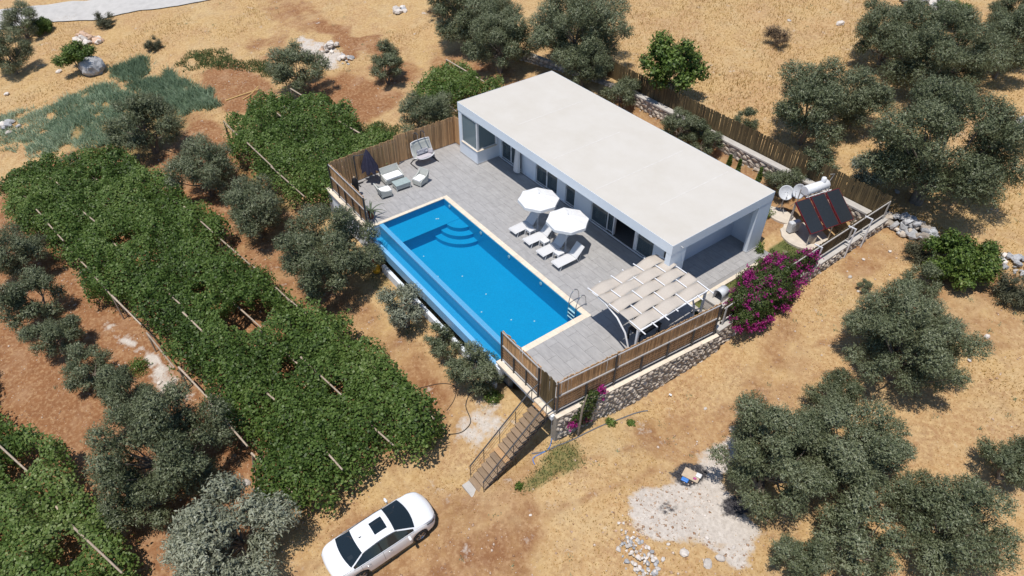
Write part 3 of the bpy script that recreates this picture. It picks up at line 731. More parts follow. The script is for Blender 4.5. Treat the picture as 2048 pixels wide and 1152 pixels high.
def folds(name, x0, x1, v, z0, z1, m, amp=.035, parent=house):
    rows = []
    n = max(8, int((x1-x0)/.03))
    for z in (z0, (z0+z1)/2, z1): rows.append([(x0+(x1-x0)*i/n, v+amp*math.sin(i*1.15)+.01*math.sin(i*.37), z) for i in range(n+1)])
    mb = MB(); mb.grid(rows); return mb.build(name, m, parent)
for a, b in ((3.25,4.3),(6.95,7.85),(5.85,6.1),(10.98,11.3),(15.3,15.83),(2.25,2.5)): folds('curtain', a, b, 2.16, .08, 2.38, M['curtain'])
# curtain blown outside the first door
mb = MB(); n = 26; rows = []
for z, rr in ((.12,.27),(.6,.25),(1.2,.21),(1.9,.16),(2.4,.14)):
    rows.append([(4.28+rr*math.cos(2*PI*k/n)*(1+.16*math.sin(k*3.0))+.05*(1-z/2.4), 1.60+rr*.62*math.sin(2*PI*k/n)*(1+.16*math.sin(k*3.0))-.14*(1-z/2.4), z) for k in range(n+1)])
mb.grid(rows); mb.build('curtain', M['white_fabric'], house)
# rooms behind the glass
hp('interior_floor', MB().box(.2, 16.62, .22, 7.5, -.28, -.015), M['room_floor'])
hp('interior_wall', MB().box(.2, 16.6, 5.2, 5.3, 0, 3.04).box(5.0, 5.1, 2.0, 5.2, 0, 3.04).box(8.2, 8.3, 2.0, 5.2, 0, 3.04).box(10.2, 10.3, 2.0, 5.2, 0, 3.04), M['room'])
# roof spout with pipe on the end wall, wooden door in the carport
hp('spout', MB().tube([(HU-.1,.62,3.32),(HU+.16,.62,3.30)], .03, 8), M['steel'])
hp('downpipe', MB().tube([(17.95,7.25,0),(17.95,7.25,.42)], .06, 8), M['clay'])

# ------------------------------------------------------------------ fences
def slat_meshes(h, w, m):
    return [MB().box(-w/2, w/2, -.012, .012, 0, h+d).mesh('slat', m) for d in (-.035, -.012, .0, .014, .03)]
def fence(name, label, a, b, z0, h, slat_w, m_slat, m_rail, side, rails, posts=None, bars=(), post_h=None, gap=.14, tilt=.0, z1=None, group=None, tall=None):
    """vertical slats from a to b; rails and posts on the given side (+1 = left of a->b)"""
    z1 = z0 if z1 is None else z1
    A, Bv = Vector((a[0], a[1], z0)), Vector((b[0], b[1], z1)); L = (Bv-A).xy.length; ang = math.atan2(b[1]-a[1], b[0]-a[0])
    t = empty(name, A, ang, label, 'fence', group); sl = (z1-z0)/L
    ms = slat_meshes(h, slat_w*(1-gap), m_slat); n = int(L/slat_w)
    for i in range(n):
        x = (i+.5)*L/n
        link('slat', ms[rnd.randrange(5)], t, (x, rnd.uniform(-.006,.006), .04+sl*x), (rnd.uniform(-.012,.012), rnd.uniform(-.006,.006)+tilt*rnd.uniform(-1,1), rnd.uniform(-.12,.12)))
    y = side*.045
    for z, ww, nm in rails:
        MB().bar((0,y,z),(L,y,z+sl*L), .05, ww).build(nm, m_rail, t)
    for z in bars: MB().bar((0,y+side*.004,z),(L,y+side*.004,z+sl*L), .02, .02).build('bar', M['bar_brown'], t)
    for x in (posts or ()):
        full = (not bars) or min(abs(x-q_) for q_ in (tall or (0,L))) < .1
        MB().box(x-.03, x+.03, min(y, y+side*.07), max(y, y+side*.07), 0+sl*x, ((post_h or h) if full else 1.0)+sl*x).build('post', M['dark_steel'] if bars else m_rail, t)
    return t
R3 = [(1.86,.05,'top_rail'),(1.0,.07,'middle_rail'),(.10,.05,'bottom_rail')]
BR = (.26,.44,.62,.80)
S = M['slat']
fence('slat_fence', 'brown slat fence behind the grey sofa and closed navy parasol', (-.80,-8.72), (-1.02,-4.05), 0, 1.93, .085, S, M['steel'], 1, [(1.7,.05,'top_rail'),(.3,.05,'bottom_rail')])
fence('slat_fence', 'brown slat fence behind the hanging swing seat', (-1.24,-4.15), (-1.16,.42), 0, 1.93, .085, S, M['steel'], 1, [(1.7,.05,'top_rail'),(.3,.05,'bottom_rail')])
fence('slat_fence', 'short brown slat fence joining the swing corner to the villa', (-1.16,.44), (-.03,.50), 0, 1.95, .085, S, M['steel'], 1, [(1.7,.05,'top_rail')])
fence('slat_fence', 'brown slat fence with steel rails along the far deck edge beside the pool', (-.80,-8.80), (3.70,-8.80), 0, 1.90, .085, S, M['steel'], -1, R3, [.03,.95,1.9,2.85,3.75,4.47], BR)
fence('slat_fence', 'short brown slat fence with steel rails between pool end and stairs', (16.72,-8.80), (19.46,-8.80), 0, 1.90, .085, S, M['steel'], -1, R3, [.03,.95,1.85,2.71], BR)
fence('bamboo_gate', 'dark bamboo gate panel at the top of the wooden stairs', (19.50,-8.80), (20.44,-8.80), 0, 1.84, .075, M['slat_old'], M['dark_steel'], 1, [(1.6,.05,'top_rail'),(.4,.05,'bottom_rail')], gap=.05)
fence('slat_fence', 'long brown slat fence with steel rails above the stone wall beside the pergola', (20.50,-8.80), (21.40,.42), 0, 1.92, .085, S, M['steel'], -1, R3, [.04,1.55,3.1,4.65,6.2,7.75,9.2], BR, tall=(.04,3.1,9.2))
fence('bamboo_fence', 'dark bamboo fence with pale rails beside the solar water heater', (21.32,.9), (21.80,13.72), .20, 1.16, .085, M['slat_old'], M['rail_light'], -1, [(1.08,.06,'top_rail'),(.22,.06,'bottom_rail')], [.1,3.2,6.4,9.6,12.7], gap=.06, tilt=.02, z1=1.36)
fence('bamboo_fence', 'long dark bamboo fence on the wall behind the villa', (-3.4,13.86), (21.80,13.86), 1.16, 1.44, .10, M['slat_old'], M['slat_old'], 1, [(1.2,.05,'top_rail'),(.3,.05,'bottom_rail')], gap=.06, tilt=.03)

# ------------------------------------------------------------------ dry stone and mortared walls, each stone a piece
def rock_mesh(seed, m, sub=1, flat=1.0, rough=.28, name='stone'):
    r = random.Random(seed); bm = bmesh.new(); bmesh.ops.create_icosphere(bm, subdivisions=sub, radius=.5)
    for v in bm.verts:
        k = 1+r.uniform(-rough, rough); v.co = Vector((v.co.x*k, v.co.y*k, v.co.z*k*flat))
    me = bpy.data.meshes.new(name); bm.to_mesh(me); bm.free(); me.materials.append(m); return me
def stone_wall(name, label, a, b, thick, zb, zt, sw, sh, side, m, cap=None, capm=None, rows_end=None):
    """core wall from a to b with stones on one face; zb, zt functions of the share along it"""
    A, Bv = Vector((*a, 0)), Vector((*b, 0)); L = (Bv-A).length; ang = math.atan2(b[1]-a[1], b[0]-a[0])
    t = empty(name, (a[0], a[1], 0), ang, label, 'wall')
    core = MB(); n = max(2, int(L/1.0))
    for i in range(n):
        s0, s1 = i/n, (i+1)/n
        vs = []
        for s_ in (s0, s1):
            for y in (-thick/2, thick/2):
                for z in (zb(s_)-.6, zt(s_)): vs.append((s_*L, y, z))
        core.add(vs, [(0,1,3,2)] if i == 0 else []); core.add(vs, [(4,6,7,5)] if i == n-1 else [])
        core.add(vs, [(0,4,5,1),(2,3,7,6),(1,5,7,3),(0,2,6,4)])
    core.build('core', M['mortar'], t)
    ms = [rock_mesh(100+k, m) for k in range(8)]; y = side*thick/2; cnt = 0
    x = 0
    hmax = max(zt(s_)-zb(s_) for s_ in (0,.25,.5,.75,1)); nr = int(hmax/sh)+1
    for r_ in range(nr):
        x = rnd.uniform(0, sw*.5)
        while x < L:
            w = sw*rnd.uniform(.7, 1.45); s_ = min(1, (x+w/2)/L); z = zt(s_)-(r_+.5)*sh+rnd.uniform(-.05,.05)*sh/.2
            if z > zb(s_)-sh*.7 and cnt < 290:
                link('stone', ms[rnd.randrange(8)], t, (x+w/2, y+side*rnd.uniform(-.045,.0), z), (rnd.uniform(-.3,.3), rnd.uniform(-.35,.35), rnd.uniform(-.2,.2)), (w*1.04, .20, sh*rnd.uniform(.9,1.25))); cnt += 1
            x += w
    if cap:
        for i in range(cap[2]):
            p0, p1 = i/cap[2], (i+1)/cap[2]
            MB().bar((p0*L+.003,cap[3],zt(p0)+cap[1]/2),(p1*L-.003,cap[3],zt(p1)+cap[1]/2), cap[0], cap[1]).build('cap_slab', capm or M['coping'], t)
    return t
gz = lambda x, y: float(ground_z(x, y))
stone_wall('stone_wall', 'rubble stone retaining wall below the pergola side of the deck', (20.62,-8.92), (21.52,.55), .34, lambda s: -1.75-.3*math.sin(PI*s), lambda s: -.10, .31, .20, -1, M['stone'], (.20,.05,9,-.09))
stone_wall('stone_wall', 'low stone wall with concrete cap below the solar heater fence', (21.38,.6), (21.86,13.80), .40, lambda s: -1.5+2.0*s, lambda s: .06+1.20*s, .34, .22, -1, M['stone'], (.46,.10,8,0), M['concrete'])
stone_wall('stone_wall', 'stone retaining wall with pale cap along the back yard', (21.6,13.55), (2.2,13.55), .36, lambda s: -.15, lambda s: 1.26, .44, .27, 1, M['stone'], (.50,.10,10,0), M['concrete'])
stone_wall('stone_wall', 'pale stone wall in shrubs behind the far villa corner', (1.8,13.5), (-8.4,11.4), .4, lambda s: gz(1.8-10*s,13.4-2*s)-.3, lambda s: 1.3+.1*s, .42, .26, 1, M['stone_pale'])
def stone_heap(name, label, c, ru, rv, h, n, size, m, seed=0, rz=0.0, cat='stone pile', sizevar=.6):
    r = random.Random(seed); z0 = gz(*c); t = empty(name, (c[0], c[1], z0), rz, label, cat); ms = [rock_mesh(300+seed*10+k, m[k % len(m)], 1, .75, .25) for k in range(6)]
    for i in range(n):
        a, q_ = r.uniform(0, 2*PI), math.sqrt(r.random()); x, y = q_*ru*math.cos(a), q_*rv*math.sin(a)
        s = size*r.uniform(1-sizevar, 1+sizevar); wx, wy = c[0]+x*math.cos(rz)-y*math.sin(rz), c[1]+x*math.sin(rz)+y*math.cos(rz)
        z = gz(wx, wy)-z0+h*max(0, 1-q_**1.5)*r.uniform(.4, 1)+s*.12
        link('stone', ms[r.randrange(6)], t, (x, y, z), (r.uniform(-.5,.5), r.uniform(-.5,.5), r.uniform(0,6.3)), (s, s*r.uniform(.7,1.1), s*r.uniform(.6,1)))
    return t
stone_heap('stone_pile', 'white rubble heap below the ash patch', (26.85,-9.75), .95, .62, .22, 90, .15, [M['stone_pale'], M['stone_pale'], M['stone_grey']], 1)
stone_heap('stone_pile', 'reddish rubble scatter above the white rubble heap', (26.1,-9.35), .75, .6, .08, 46, .10, [M['stone_warm'], M['stone_pale']], 2)
stone_heap('dry_stone_wall', 'tumbled grey boulder wall beyond the bamboo fence corner', (23.2,14.6), 1.8, .75, .75, 88, .46, [M['stone_grey'], M['stone_grey'], M['stone']], 3, -.05, 'wall', .4)
stone_heap('stone_pile', 'white stones at the end of the tumbled boulder wall', (24.9,14.3), .55, .4, .2, 16, .30, [M['stone_pale']], 4)
stone_heap('stone_pile', 'grey stone heap at the right edge behind the round bush', (28.2,16.0), 1.0, .8, .3, 36, .34, [M['stone_grey'], M['stone_pale']], 5)
stone_heap('stone_pile', 'pale stone heap right of the largest olive tree', (22.6,29.6), 1.0, 1.2, .4, 36, .42, [M['stone_pale'], M['stone_grey']], 6)
stone_heap('stone_pile', 'grey stone heap near the bright green bush at the top right', (7.7,42.5), 2.6, 1.6, .5, 46, .6, [M['stone_grey'], M['stone_pale']], 7)
stone_heap('stone_pile', 'pale reddish rocks on the slope above the small green tree', (-42.6,-14.9), 1.9, .8, .4, 26, .62, [M['stone_pale'], M['stone_warm']], 8, .5)
stone_heap('stone_pile', 'pinkish rock heap on the red soil above the vines', (-22.2,1.2), 1.0, .9, .4, 20, .5, [M['stone_pale'], M['stone_warm']], 9)
stone_heap('stone_pile', 'small white stone heap in the grass above the lone olive', (-19.3,1.2), .8, .6, .25, 18, .35, [M['stone_pale'], M['stone_grey']], 10)
stone_heap('stone_pile', 'grey flat rocks beside the weed bed at the left edge', (-30.9,-23.8), 1.0, .8, .15, 12, .55, [M['stone_grey'], M['stone_pale']], 12)
stone_heap('stone_pile', 'grey rocks at the top edge above the dry grass', (-24.5,9.5), .8, .6, .25, 12, .55, [M['stone_grey'], M['stone_pale']], 13)

# ------------------------------------------------------------------ staircase
stair = empty('staircase', (19.96, -8.9, 0), label='open wooden staircase with dark steel rails going down from the deck', cat='staircase')
WD = .47; NS = 15; V0, Z0 = -.36, -.30; DV, DZs = -.228, -.1785
for i in range(5): MB().box(-WD+.188*i+.004, -WD+.188*(i+1)-.004, -.35, .03, -.16, -.115).build('landing_board', M['wood_new'], stair)
for i in range(NS):
    v_, z_ = V0+DV*i, Z0+DZs*i
    o = MB().box(-WD, WD, v_-.285, v_+.0, z_-.022, z_+.022).build('tread', M['wood_tread'] if i != 8 else M['wood_new'], stair); o.location = (rnd.uniform(-.01,.01), 0, 0)
for s in (-1, 1):
    x = s*(WD-.06)
    MB().bar((x,0,-.28),(x,V0+DV*NS,Z0+DZs*NS-.02), .05, .14).build('stringer', M['dark_steel'], stair)
    x = s*(WD+.03)
    top = [(x,-.02,.92),(x,V0-.1,.78),(x,V0+DV*(NS-.3),Z0+DZs*(NS-1)+.86)]
    MB().tube(top, .034, 8).build('handrail', M['dark_steel'], stair)
    for k in range(3):
        d = .23*k
        MB().tube([(x,V0-.1,.60-d),(x,V0+DV*(NS-.5),Z0+DZs*(NS-1)+.70-d)], .0065, 5).build('wire', M['dark_steel'], stair)
    for f in (.0,.26,.52,.78,1.0):
        i = f*(NS-.4); MB().tube([(x,V0+DV*i,Z0+DZs*i-.12),(x,V0+DV*i,Z0+DZs*i+.94 if f else .80)], .018, 6).build('post', M['dark_steel'], stair)
tag(MB().box(19.50, 20.44, -13.10, -12.60, -3.35, -2.86).build('concrete_step', M['concrete'], bevel=.02), 'pale concrete step block at the foot of the wooden staircase', 'step')

# ------------------------------------------------------------------ pergola with woven shade strips
perg = empty('pergola', (0, 0, 0), label='white steel pergola roofed with woven beige fabric strips', cat='pergola')
VS = [-4.16+.7433*k for k in range(7)]; ZP = 2.30
def zroof(u): return ZP+.06*math.sin(PI*(u-17.2)/3.4)
US = [17.26+.672*k for k in range(6)]
for k, v_ in enumerate(VS):
    ext = .32 if k % 2 == 0 or k in (1, 5) else .18
    MB().tube([(u_, v_, zroof(u_)) for u_ in np.linspace(17.16, 20.62+ext, 9)], .030, 8).build('beam', M['white_metal'], perg)
for s in range(5):
    u0, u1 = US[s]+.008, US[s+1]-.016; rows = []
    for i in range(61):
        f = i/10; v_ = VS[0]-.06+(VS[6]-VS[0]+.12)*i/60
        up = 1 if (int(round(f)) % 2 == 1) == (s % 2 == 0) else -1
        ph = math.cos(PI*f)*(-1 if s % 2 == 0 else 1)
        edge = 1.0
        skew = .028*math.sin(PI*f*.5+s)
        rows.append([(u0+(u1-u0)*t+skew*(t-.5)*1.6, v_, zroof(u0+(u1-u0)*t)+.052*ph-.004*math.sin(PI*t)) for t in (0,.25,.5,.75,1)])
    mb = MB(); mb.grid(rows); mb.build('shade_strip', M['beige'], perg, solid=.006)
for u_, r_ in ((US[1]-.008, .030), (20.60, .05)):
    MB().tube([(u_, v_, zroof(u_)-.075) for v_ in (VS[0]-.02, -2, VS[6]+.05)], r_, 8).build('rail', M['white_metal'], perg)
for v_ in (VS[0], VS[6]):
    MB().tube([(17.5,v_,zroof(17.5)-.05),(18.4,v_,2.22),(19.2,v_,1.95),(19.8,v_,1.45),(20.1,v_,.8),(20.22,v_,0)], .045, 8).build('curved_leg', M['white_metal'], perg)
    MB().box(20.46, 20.56, v_-.05, v_+.05, 0, 2.22).build('post', M['white_metal'], perg)
    MB().tube([(20.15,v_,.62),(20.5,v_,1.0)], .035, 6).build('brace', M['white_metal'], perg)
# resin chairs and table below it
def resin_chair():
    t = empty('resin_chair', (0,0,0), label='', cat='chair', group='dark chairs under the pergola')
    MB().box(-.23,.23,-.22,.22,.42,.455).build('seat', M['chair_dark'], t, bevel=.01)
    mb = MB()
    for i in range(6): mb.box(-.21+.075*i, -.165+.075*i, .20, .235, .455, .86)
    mb.box(-.23,.23,.195,.24,.86,.92); mb.build('backrest', M['chair_dark'], t)
    for sx in (-.2,.2):
        for sy in (-.19,.19): MB().bar((sx,sy,.42),(sx*1.1,sy*1.1,0), .04,.04).build('leg', M['chair_dark'], t)
        MB().bar((sx*1.15,-.2,.64),(sx*1.15,.22,.66), .05,.025).bar((sx*1.15,-.19,.44),(sx*1.15,-.19,.64),.03,.03).build('armrest', M['chair_dark'], t)
    return t
ch = resin_chair(); ch['label'] = 'dark resin chair under the pergola nearest its curved leg'; ch.location = (20.2,-3.35,0); ch.rotation_euler.z = -1.9
for p, rz, lb in (((20.28,-2.35,0),-1.3,'dark resin chair under the pergola in the middle along the fence'), ((18.9,-2.1,0),1.6,'dark resin chair under the pergola on the villa side of the table')):
    c = copy_tree(ch, None, lb); c.location = p; c.rotation_euler.z = rz
tb = empty('outdoor_table', (19.55,-2.5,0), label='dark rectangular table under the woven pergola roof', cat='table')
MB().box(-.4,.4,-.75,.75,.70,.74).build('tabletop', M['chair_dark'], tb, bevel=.01)
for sx in (-.34,.34):
    for sy in (-.68,.68): MB().box(sx-.03,sx+.03,sy-.03,sy+.03,0,.70).build('leg', M['chair_dark'], tb)

# ------------------------------------------------------------------ sun loungers, side tables, parasols
def lounger():
    t = empty('sun_lounger', (0,0,0), cat='sun lounger', group='white sun loungers beside the pool')
    # foot end at y=0, head towards +y
    MB().box(-.29,.29,.02,1.22,.30,.325).build('seat', M['sling'], t)
    b = math.radians(47); L = .78
    MB().bar((0,1.235,.325),(0,1.235+L*math.cos(b),.325+L*math.sin(b)), .58, .025).build('backrest', M['sling'], t)
    for s in (-1,1):
        MB().tube([(s*.315,0,.29),(s*.315,.05,.32),(s*.315,1.25,.32)], .022, 6).build('side_rail', M['plastic'], t)
        MB().tube([(s*.305,1.25,.32),(s*.305,1.235+L*math.cos(b),.325+L*math.sin(b))], .02, 6).build('back_rail', M['plastic'], t)
        MB().tube([(s*.31,.22,.31),(s*.32,.10,.0)], .022, 6).build('leg', M['plastic'], t)
        MB().tube([(s*.31,1.28,.31),(s*.32,1.42,.0)], .022, 6).build('leg', M['plastic'], t)
        MB().tube([(s*.27,1.62,.68),(s*.29,1.50,.06)], .014, 5).build('strut', M['plastic'], t)
    MB().tube([(-.315,0,.29),(.315,0,.29)], .022, 6).build('foot_rail', M['plastic'], t)
    MB().tube([(-.32,1.42,.03),(.32,1.42,.03)], .018, 6).build('cross_rail', M['plastic'], t)
    return t
lg = lounger()
LN = [((9.42,-2.74),'white sun lounger farthest from the pergola, under the first parasol'), ((10.67,-2.72),'white sun lounger second from the parasol end, between two side tables'),
      ((11.93,-2.76),'white sun lounger shaded by the second parasol'), ((13.14,-2.70),'white sun lounger nearest the pergola with its backrest in full sun')]
for i, ((x, y), lb) in enumerate(LN):
    o = lg if i == 0 else copy_tree(lg)
    o.location = (x, y, 0); o['label'] = lb; o.rotation_euler.z = (.03,-.02,.02,-.01)[i]
def side_table():
    t = empty('side_table', (0,0,0), cat='side table', group='white side tables between the loungers')
    MB().box(-.22,.22,-.22,.22,.41,.445).build('tabletop', M['plastic'], t, bevel=.012)
    for sx in (-1,1):
        for sy in (-1,1):
            MB().bar((sx*.185,sy*.185,.41),(sx*.215,sy*.215,0), .06,.06).build('leg', M['plastic'], t)
    for s in (-1,1): MB().box(-.16,.16,s*.19-.01,s*.19+.01,.30,.37).box(s*.19-.01,s*.19+.01,-.16,.16,.30,.37).build('apron', M['plastic'], t)
    return t
st = side_table()
for i, (x, y, lb) in enumerate(((10.0,-1.88,'small white side table beside the farthest lounger'),(11.28,-1.88,'small white side table beside the second lounger, in the sun'),(12.56,-1.95,'small white side table beside the lounger nearest the pergola'))):
    o = st if i == 0 else copy_tree(st); o.location = (x, y, 0); o['label'] = lb
def parasol():
    t = empty('parasol', (0,0,0), cat='parasol', group='white parasols over the loungers')
    n = 8; R, zr, za = 1.16, 2.06, 2.42; mb = MB(); rows = []
    P = [(R*math.cos(2*PI*k/n+.2), R*math.sin(2*PI*k/n+.2)) for k in range(n)]
    vs = [(0,0,za)]; fs = []
    for k in range(n):
        a, b_ = P[k], P[(k+1)%n]; m = ((a[0]+b_[0])/2*.985, (a[1]+b_[1])/2*.985)
        base = len(vs)
        vs += [(a[0]*.5,a[1]*.5,(za+zr)/2+.03),(m[0]*.5,m[1]*.5,(za+zr)/2-.005),(b_[0]*.5,b_[1]*.5,(za+zr)/2+.03),(a[0],a[1],zr),(m[0],m[1],zr-.005),(b_[0],b_[1],zr)]
        fs += [(0,base,base+1),(0,base+1,base+2),(base,base+3,base+4,base+1),(base+1,base+4,base+5,base+2)]
    mb.add(vs, fs); mb.build('canopy', M['white_fabric'], t)
    mb = MB()
    for k in range(n):
        a, b_ = P[k], P[(k+1)%n]
        c = [(a[0]*(1-f)+b_[0]*f, a[1]*(1-f)+b_[1]*f) for f in (0,.25,.5,.75,1)]
        mb.grid([[(x*1.003,y*1.003,zr) for x,y in c],[(x*1.01,y*1.01,zr-(.17 if j%2 else .14)) for j,(x,y) in enumerate(c)]], smooth=False)
    mb.build('valance', M['white_fabric'], t)
    MB().tube([(0,0,.02),(0,0,za-.02)], .024, 8).build('pole', M['white_metal'], t)
    MB().lathe([(.03,za),(.035,za+.04),(.01,za+.09)], 10).build('finial', M['white_metal'], t)
    MB().lathe([(.26,0.004),(.26,.05),(.06,.08),(.05,.28)], 18).build('base', M['plastic'], t)
    for k in range(n):
        MB().tube([(0,0,1.72),(P[k][0]*.5,P[k][1]*.5,(za+zr)/2+.01)], .008, 4, False).build('strut', M['white_metal'], t)
    return t
ps = parasol(); ps.location = (9.78,-1.18,0); ps['label'] = 'white octagonal parasol farther from the pergola'
o = copy_tree(ps, None, 'white octagonal parasol nearer the pergola'); o.location = (12.24,-1.18,0); o.rotation_euler.z = .05

# ------------------------------------------------------------------ lounge set on the far deck
def arc_shell(w, d, z0, z1, zarm, th=.06):
    pass
def wicker_seat(name, label, w, cat, loc, rz):
    """faces +x locally; w along y"""
    t = empty(name, loc, rz, label, cat, 'wicker lounge set'); h = w/2
    mb = MB(); mb.prism([(-.30,-h+.02),(.34,-h+.02),(.38,-h+.08),(.38,h-.08),(.34,h-.02),(-.30,h-.02)], .10, .36); mb.build('base', M['wicker'], t)
    for sx in (-.27,.33):
        for sy in (-h+.05,h-.05): MB().box(sx-.03,sx+.03,sy-.03,sy+.03,0,.12).build('leg', M['wicker'], t)
    MB().bar((-.34,0,.30),(-.50,0,.84), .07, w+.06, up=(0,1,0)).build('backrest', M['wicker'], t)
    for s in (-1,1):
        y = s*(h+.0); mb = MB(); P = [(-.46,.78),(-.30,.60),(-.05,.50),(.22,.46),(.34,.36),(.34,.14),(-.34,.14)]
        vs = [(x,y-.03,z) for x,z in P]+[(x,y+.03,z) for x,z in P]; n = len(P)
        mb.add(vs, [tuple(range(n)), tuple(range(n,2*n))[::-1]]+[(i,n+i,n+(i+1)%n,(i+1)%n) for i in range(n)]); mb.build('armrest', M['wicker'], t)
    MB().box(-.29,.37,-h+.05,h-.05,.362,.48).build('cushion', M['cushion'], t, bevel=.03)
    return t
wicker_seat('wicker_sofa', 'pale wicker two seat sofa with a white cushion by the slat fence', 1.24, 'sofa', (.42,-5.35,0), -.03)
wicker_seat('wicker_armchair', 'pale wicker armchair with white cushion nearest the villa', .66, 'armchair', (1.72,-4.12,0), -PI/2+.35)
wicker_seat('wicker_armchair', 'pale wicker armchair with white cushion nearest the closed parasol', .66, 'armchair', (1.58,-6.55,0), PI/2-.12)
t = empty('coffee_table', (1.42,-5.28,0), -.05, 'low pale wicker coffee table in front of the sofa', 'coffee table', 'wicker lounge set')
MB().box(-.33,.33,-.50,.50,.40,.43).build('tabletop', mat('glass_top', (.36,.43,.42), None, .2), t)
MB().box(-.31,.31,-.48,.48,.14,.398).build('base', M['wicker'], t)
for sx in (-.29,.29):
    for sy in (-.46,.46): MB().box(sx-.03,sx+.03,sy-.03,sy+.03,0,.14).build('leg', M['wicker'], t)
# closed navy cantilever parasol
t = empty('cantilever_parasol', (-.50,-7.30,0), label='half closed navy cantilever parasol in front of the slat fence', cat='parasol')
MB().box(-.35,.35,-.035,.035,.0,.05).box(-.035,.035,-.35,.35,.051,.09).build('base', M['dark_steel'], t)
MB().tube([(0,0,.05),(0,0,2.05)], .035, 8).build('pole', M['dark_steel'], t)
MB().tube([(0,0,2.03),(.16,.70,1.98)], .025, 8).build('arm', M['dark_steel'], t)
n = 48; rows = []
for z, rr in ((2.30,.02),(2.12,.12),(1.7,.27),(1.3,.41),(1.0,.52),(.86,.56)):
    rows.append([(.18+rr*math.cos(2*PI*k/n)*(1+.16*math.cos(8*2*PI*k/n)*min(1,rr/.3)), .80+.05*(2.3-z)+rr*.92*math.sin(2*PI*k/n)*(1+.16*math.cos(8*2*PI*k/n)*min(1,rr/.3)), z-(.09*math.cos(8*2*PI*k/n) if z < .9 else 0)) for k in range(n+1)])
mb = MB(); mb.grid(rows); mb.build('canopy', M['navy'], t)
MB().tube([(.18,.8,.55),(.18,.8,2.36)], .02, 6).build('rib_pole', M['dark_steel'], t)
# black bundle with blue foot
t = empty('covered_heater', (.55,-7.92,0), label='slim black covered heater on a blue base in the deck corner', cat='heater')
MB().lathe([(.14,.24),(.19,.4),(.20,.7),(.19,.95),(.15,1.15),(.07,1.26)], 14).build('cover', M['black'], t)
MB().lathe([(.20,.004),(.20,.14),(.14,.24)], 14).build('base', M['blue'], t)
MB().lathe([(.05,1.26),(.06,1.30),(.03,1.36)], 10).build('cap', M['card'], t)
def agave(name, label, loc, hpot, n, ln, seed, mleaf):
    r = random.Random(seed); t = empty(name, loc, 0, label, 'potted plant')
    MB().lathe([(.13,.003),(.19,hpot),(.21,hpot),(.21,hpot+.04),(.17,hpot+.04),(.16,hpot-.02)], 14).build('pot', M['clay'], t)
    for i in range(n):
        a = 2*PI*i/n+r.uniform(-.3,.3); l = ln*r.uniform(.7,1.1); e = r.uniform(.5,1.2); P = []
        for f in np.linspace(0,1,6): P.append((math.cos(a)*l*f*math.cos(e*.6), math.sin(a)*l*f*math.cos(e*.6), hpot+l*(f*math.sin(e)*1.0-.55*f*f)))
        mb = MB(); wd = .045; nx_, ny_ = -math.sin(a), math.cos(a); rows = [[(p[0]+nx_*wd*s*(1-f**2+.05), p[1]+ny_*wd*s*(1-f**2+.05), p[2]+(.012 if s else 0)) for s in (-1,0,1)] for p, f in zip(P, np.linspace(0,1,6))]
        mb.grid(rows); mb.build('leaf', mleaf, t, solid=.008)
    return t
agave('potted_plant', 'potted plant with long arching leaves at the deck fence corner', (3.15,-8.32,0), .45, 11, .95, 3, M['agave'])
agave('potted_plant', 'smaller leafy potted plant against the fence beside the black heater', (2.05,-8.42,0), .35, 9, .6, 4, M['agave'])
# hanging swing seat
t = empty('swing_seat', (-.35,-2.62,0), label='double hanging swing seat with grey cushion and striped pillow', cat='swing seat')
for s in (-1,1): MB().tube([(-.55,s*.45,.035),(-.30,s*.80,.035),(.55,s*.80,.035)], .035, 8).build('base_leg', M['dark_steel'], t)
MB().tube([(-.55,-.45,.035),(-.55,.45,.035)], .035, 8).build('base_bar', M['dark_steel'], t)
for s in (-.24,.24):
    MB().tube([(-.55,s,.03),(-.58,s,1.0),(-.55,s,1.75),(-.45,s,1.98),(-.25,s,2.08),(-.02,s,2.04)], .035, 8).build('mast', M['dark_steel'], t)
    MB().tube([(-.02,s,2.02),(-.06,s*1.2,1.50)], .012, 5).build('chain', M['rail_light'], t)
def seat_outline(z):   # half-depth profile of the shell
    return None
rows = []
for f in np.linspace(0,1,9):          # from front lip over seat up the back
    if f < .5: x, z = .48-.9*f*1.15, .52-.10*math.sin(PI*f*2)
    else: x, z = -.04-.36*math.sin((f-.5)*PI)*.9, .50+(f-.5)*2*.98
    w = .72 if f > .3 else .62+.33*f
    if f > .8: w = .72-.25*(f-.8)
    rows.append([(x+.10*abs(s)**3*(1 if f > .45 else -.6), w*s, z+(.16*abs(s)**3 if f < .55 else 0)) for s in np.linspace(-1,1,9)])
mb = MB(); mb.grid(rows); mb.build('shell', M['wicker'], t, solid=.03)
edge = [rows[0][k] for k in range(9)]+[r_[-1] for r_ in rows[1:]]+[rows[-1][k] for k in range(7,-1,-1)]+[r_[0] for r_ in rows[-2::-1]]
MB().tube(edge, .032, 6, False).build('rim', M['plastic'], t)
MB().box(-.08,.42,-.52,.52,.47,.58).build('cushion', M['lilac'], t, bevel=.045)
c = MB().box(-.07,.07,-.42,.42,-.16,.16).build('striped_pillow', M['zebra'], t, bevel=.06); c.location = (-.06,0,.78); c.rotation_euler = (0,-.35,0)
c = MB().box(-.06,.06,-.16,.16,-.14,.14).build('pillow', M['lilac'], t, bevel=.05); c.location = (.12,.52,.72); c.rotation_euler = (0,-.3,-.7)

# ------------------------------------------------------------------ solar heater, dishes, yard equipment
t = empty('solar_water_heater', (18.45,10.05,-.06), -.19, 'solar water heater with three dark panels and a white tank', 'solar heater')
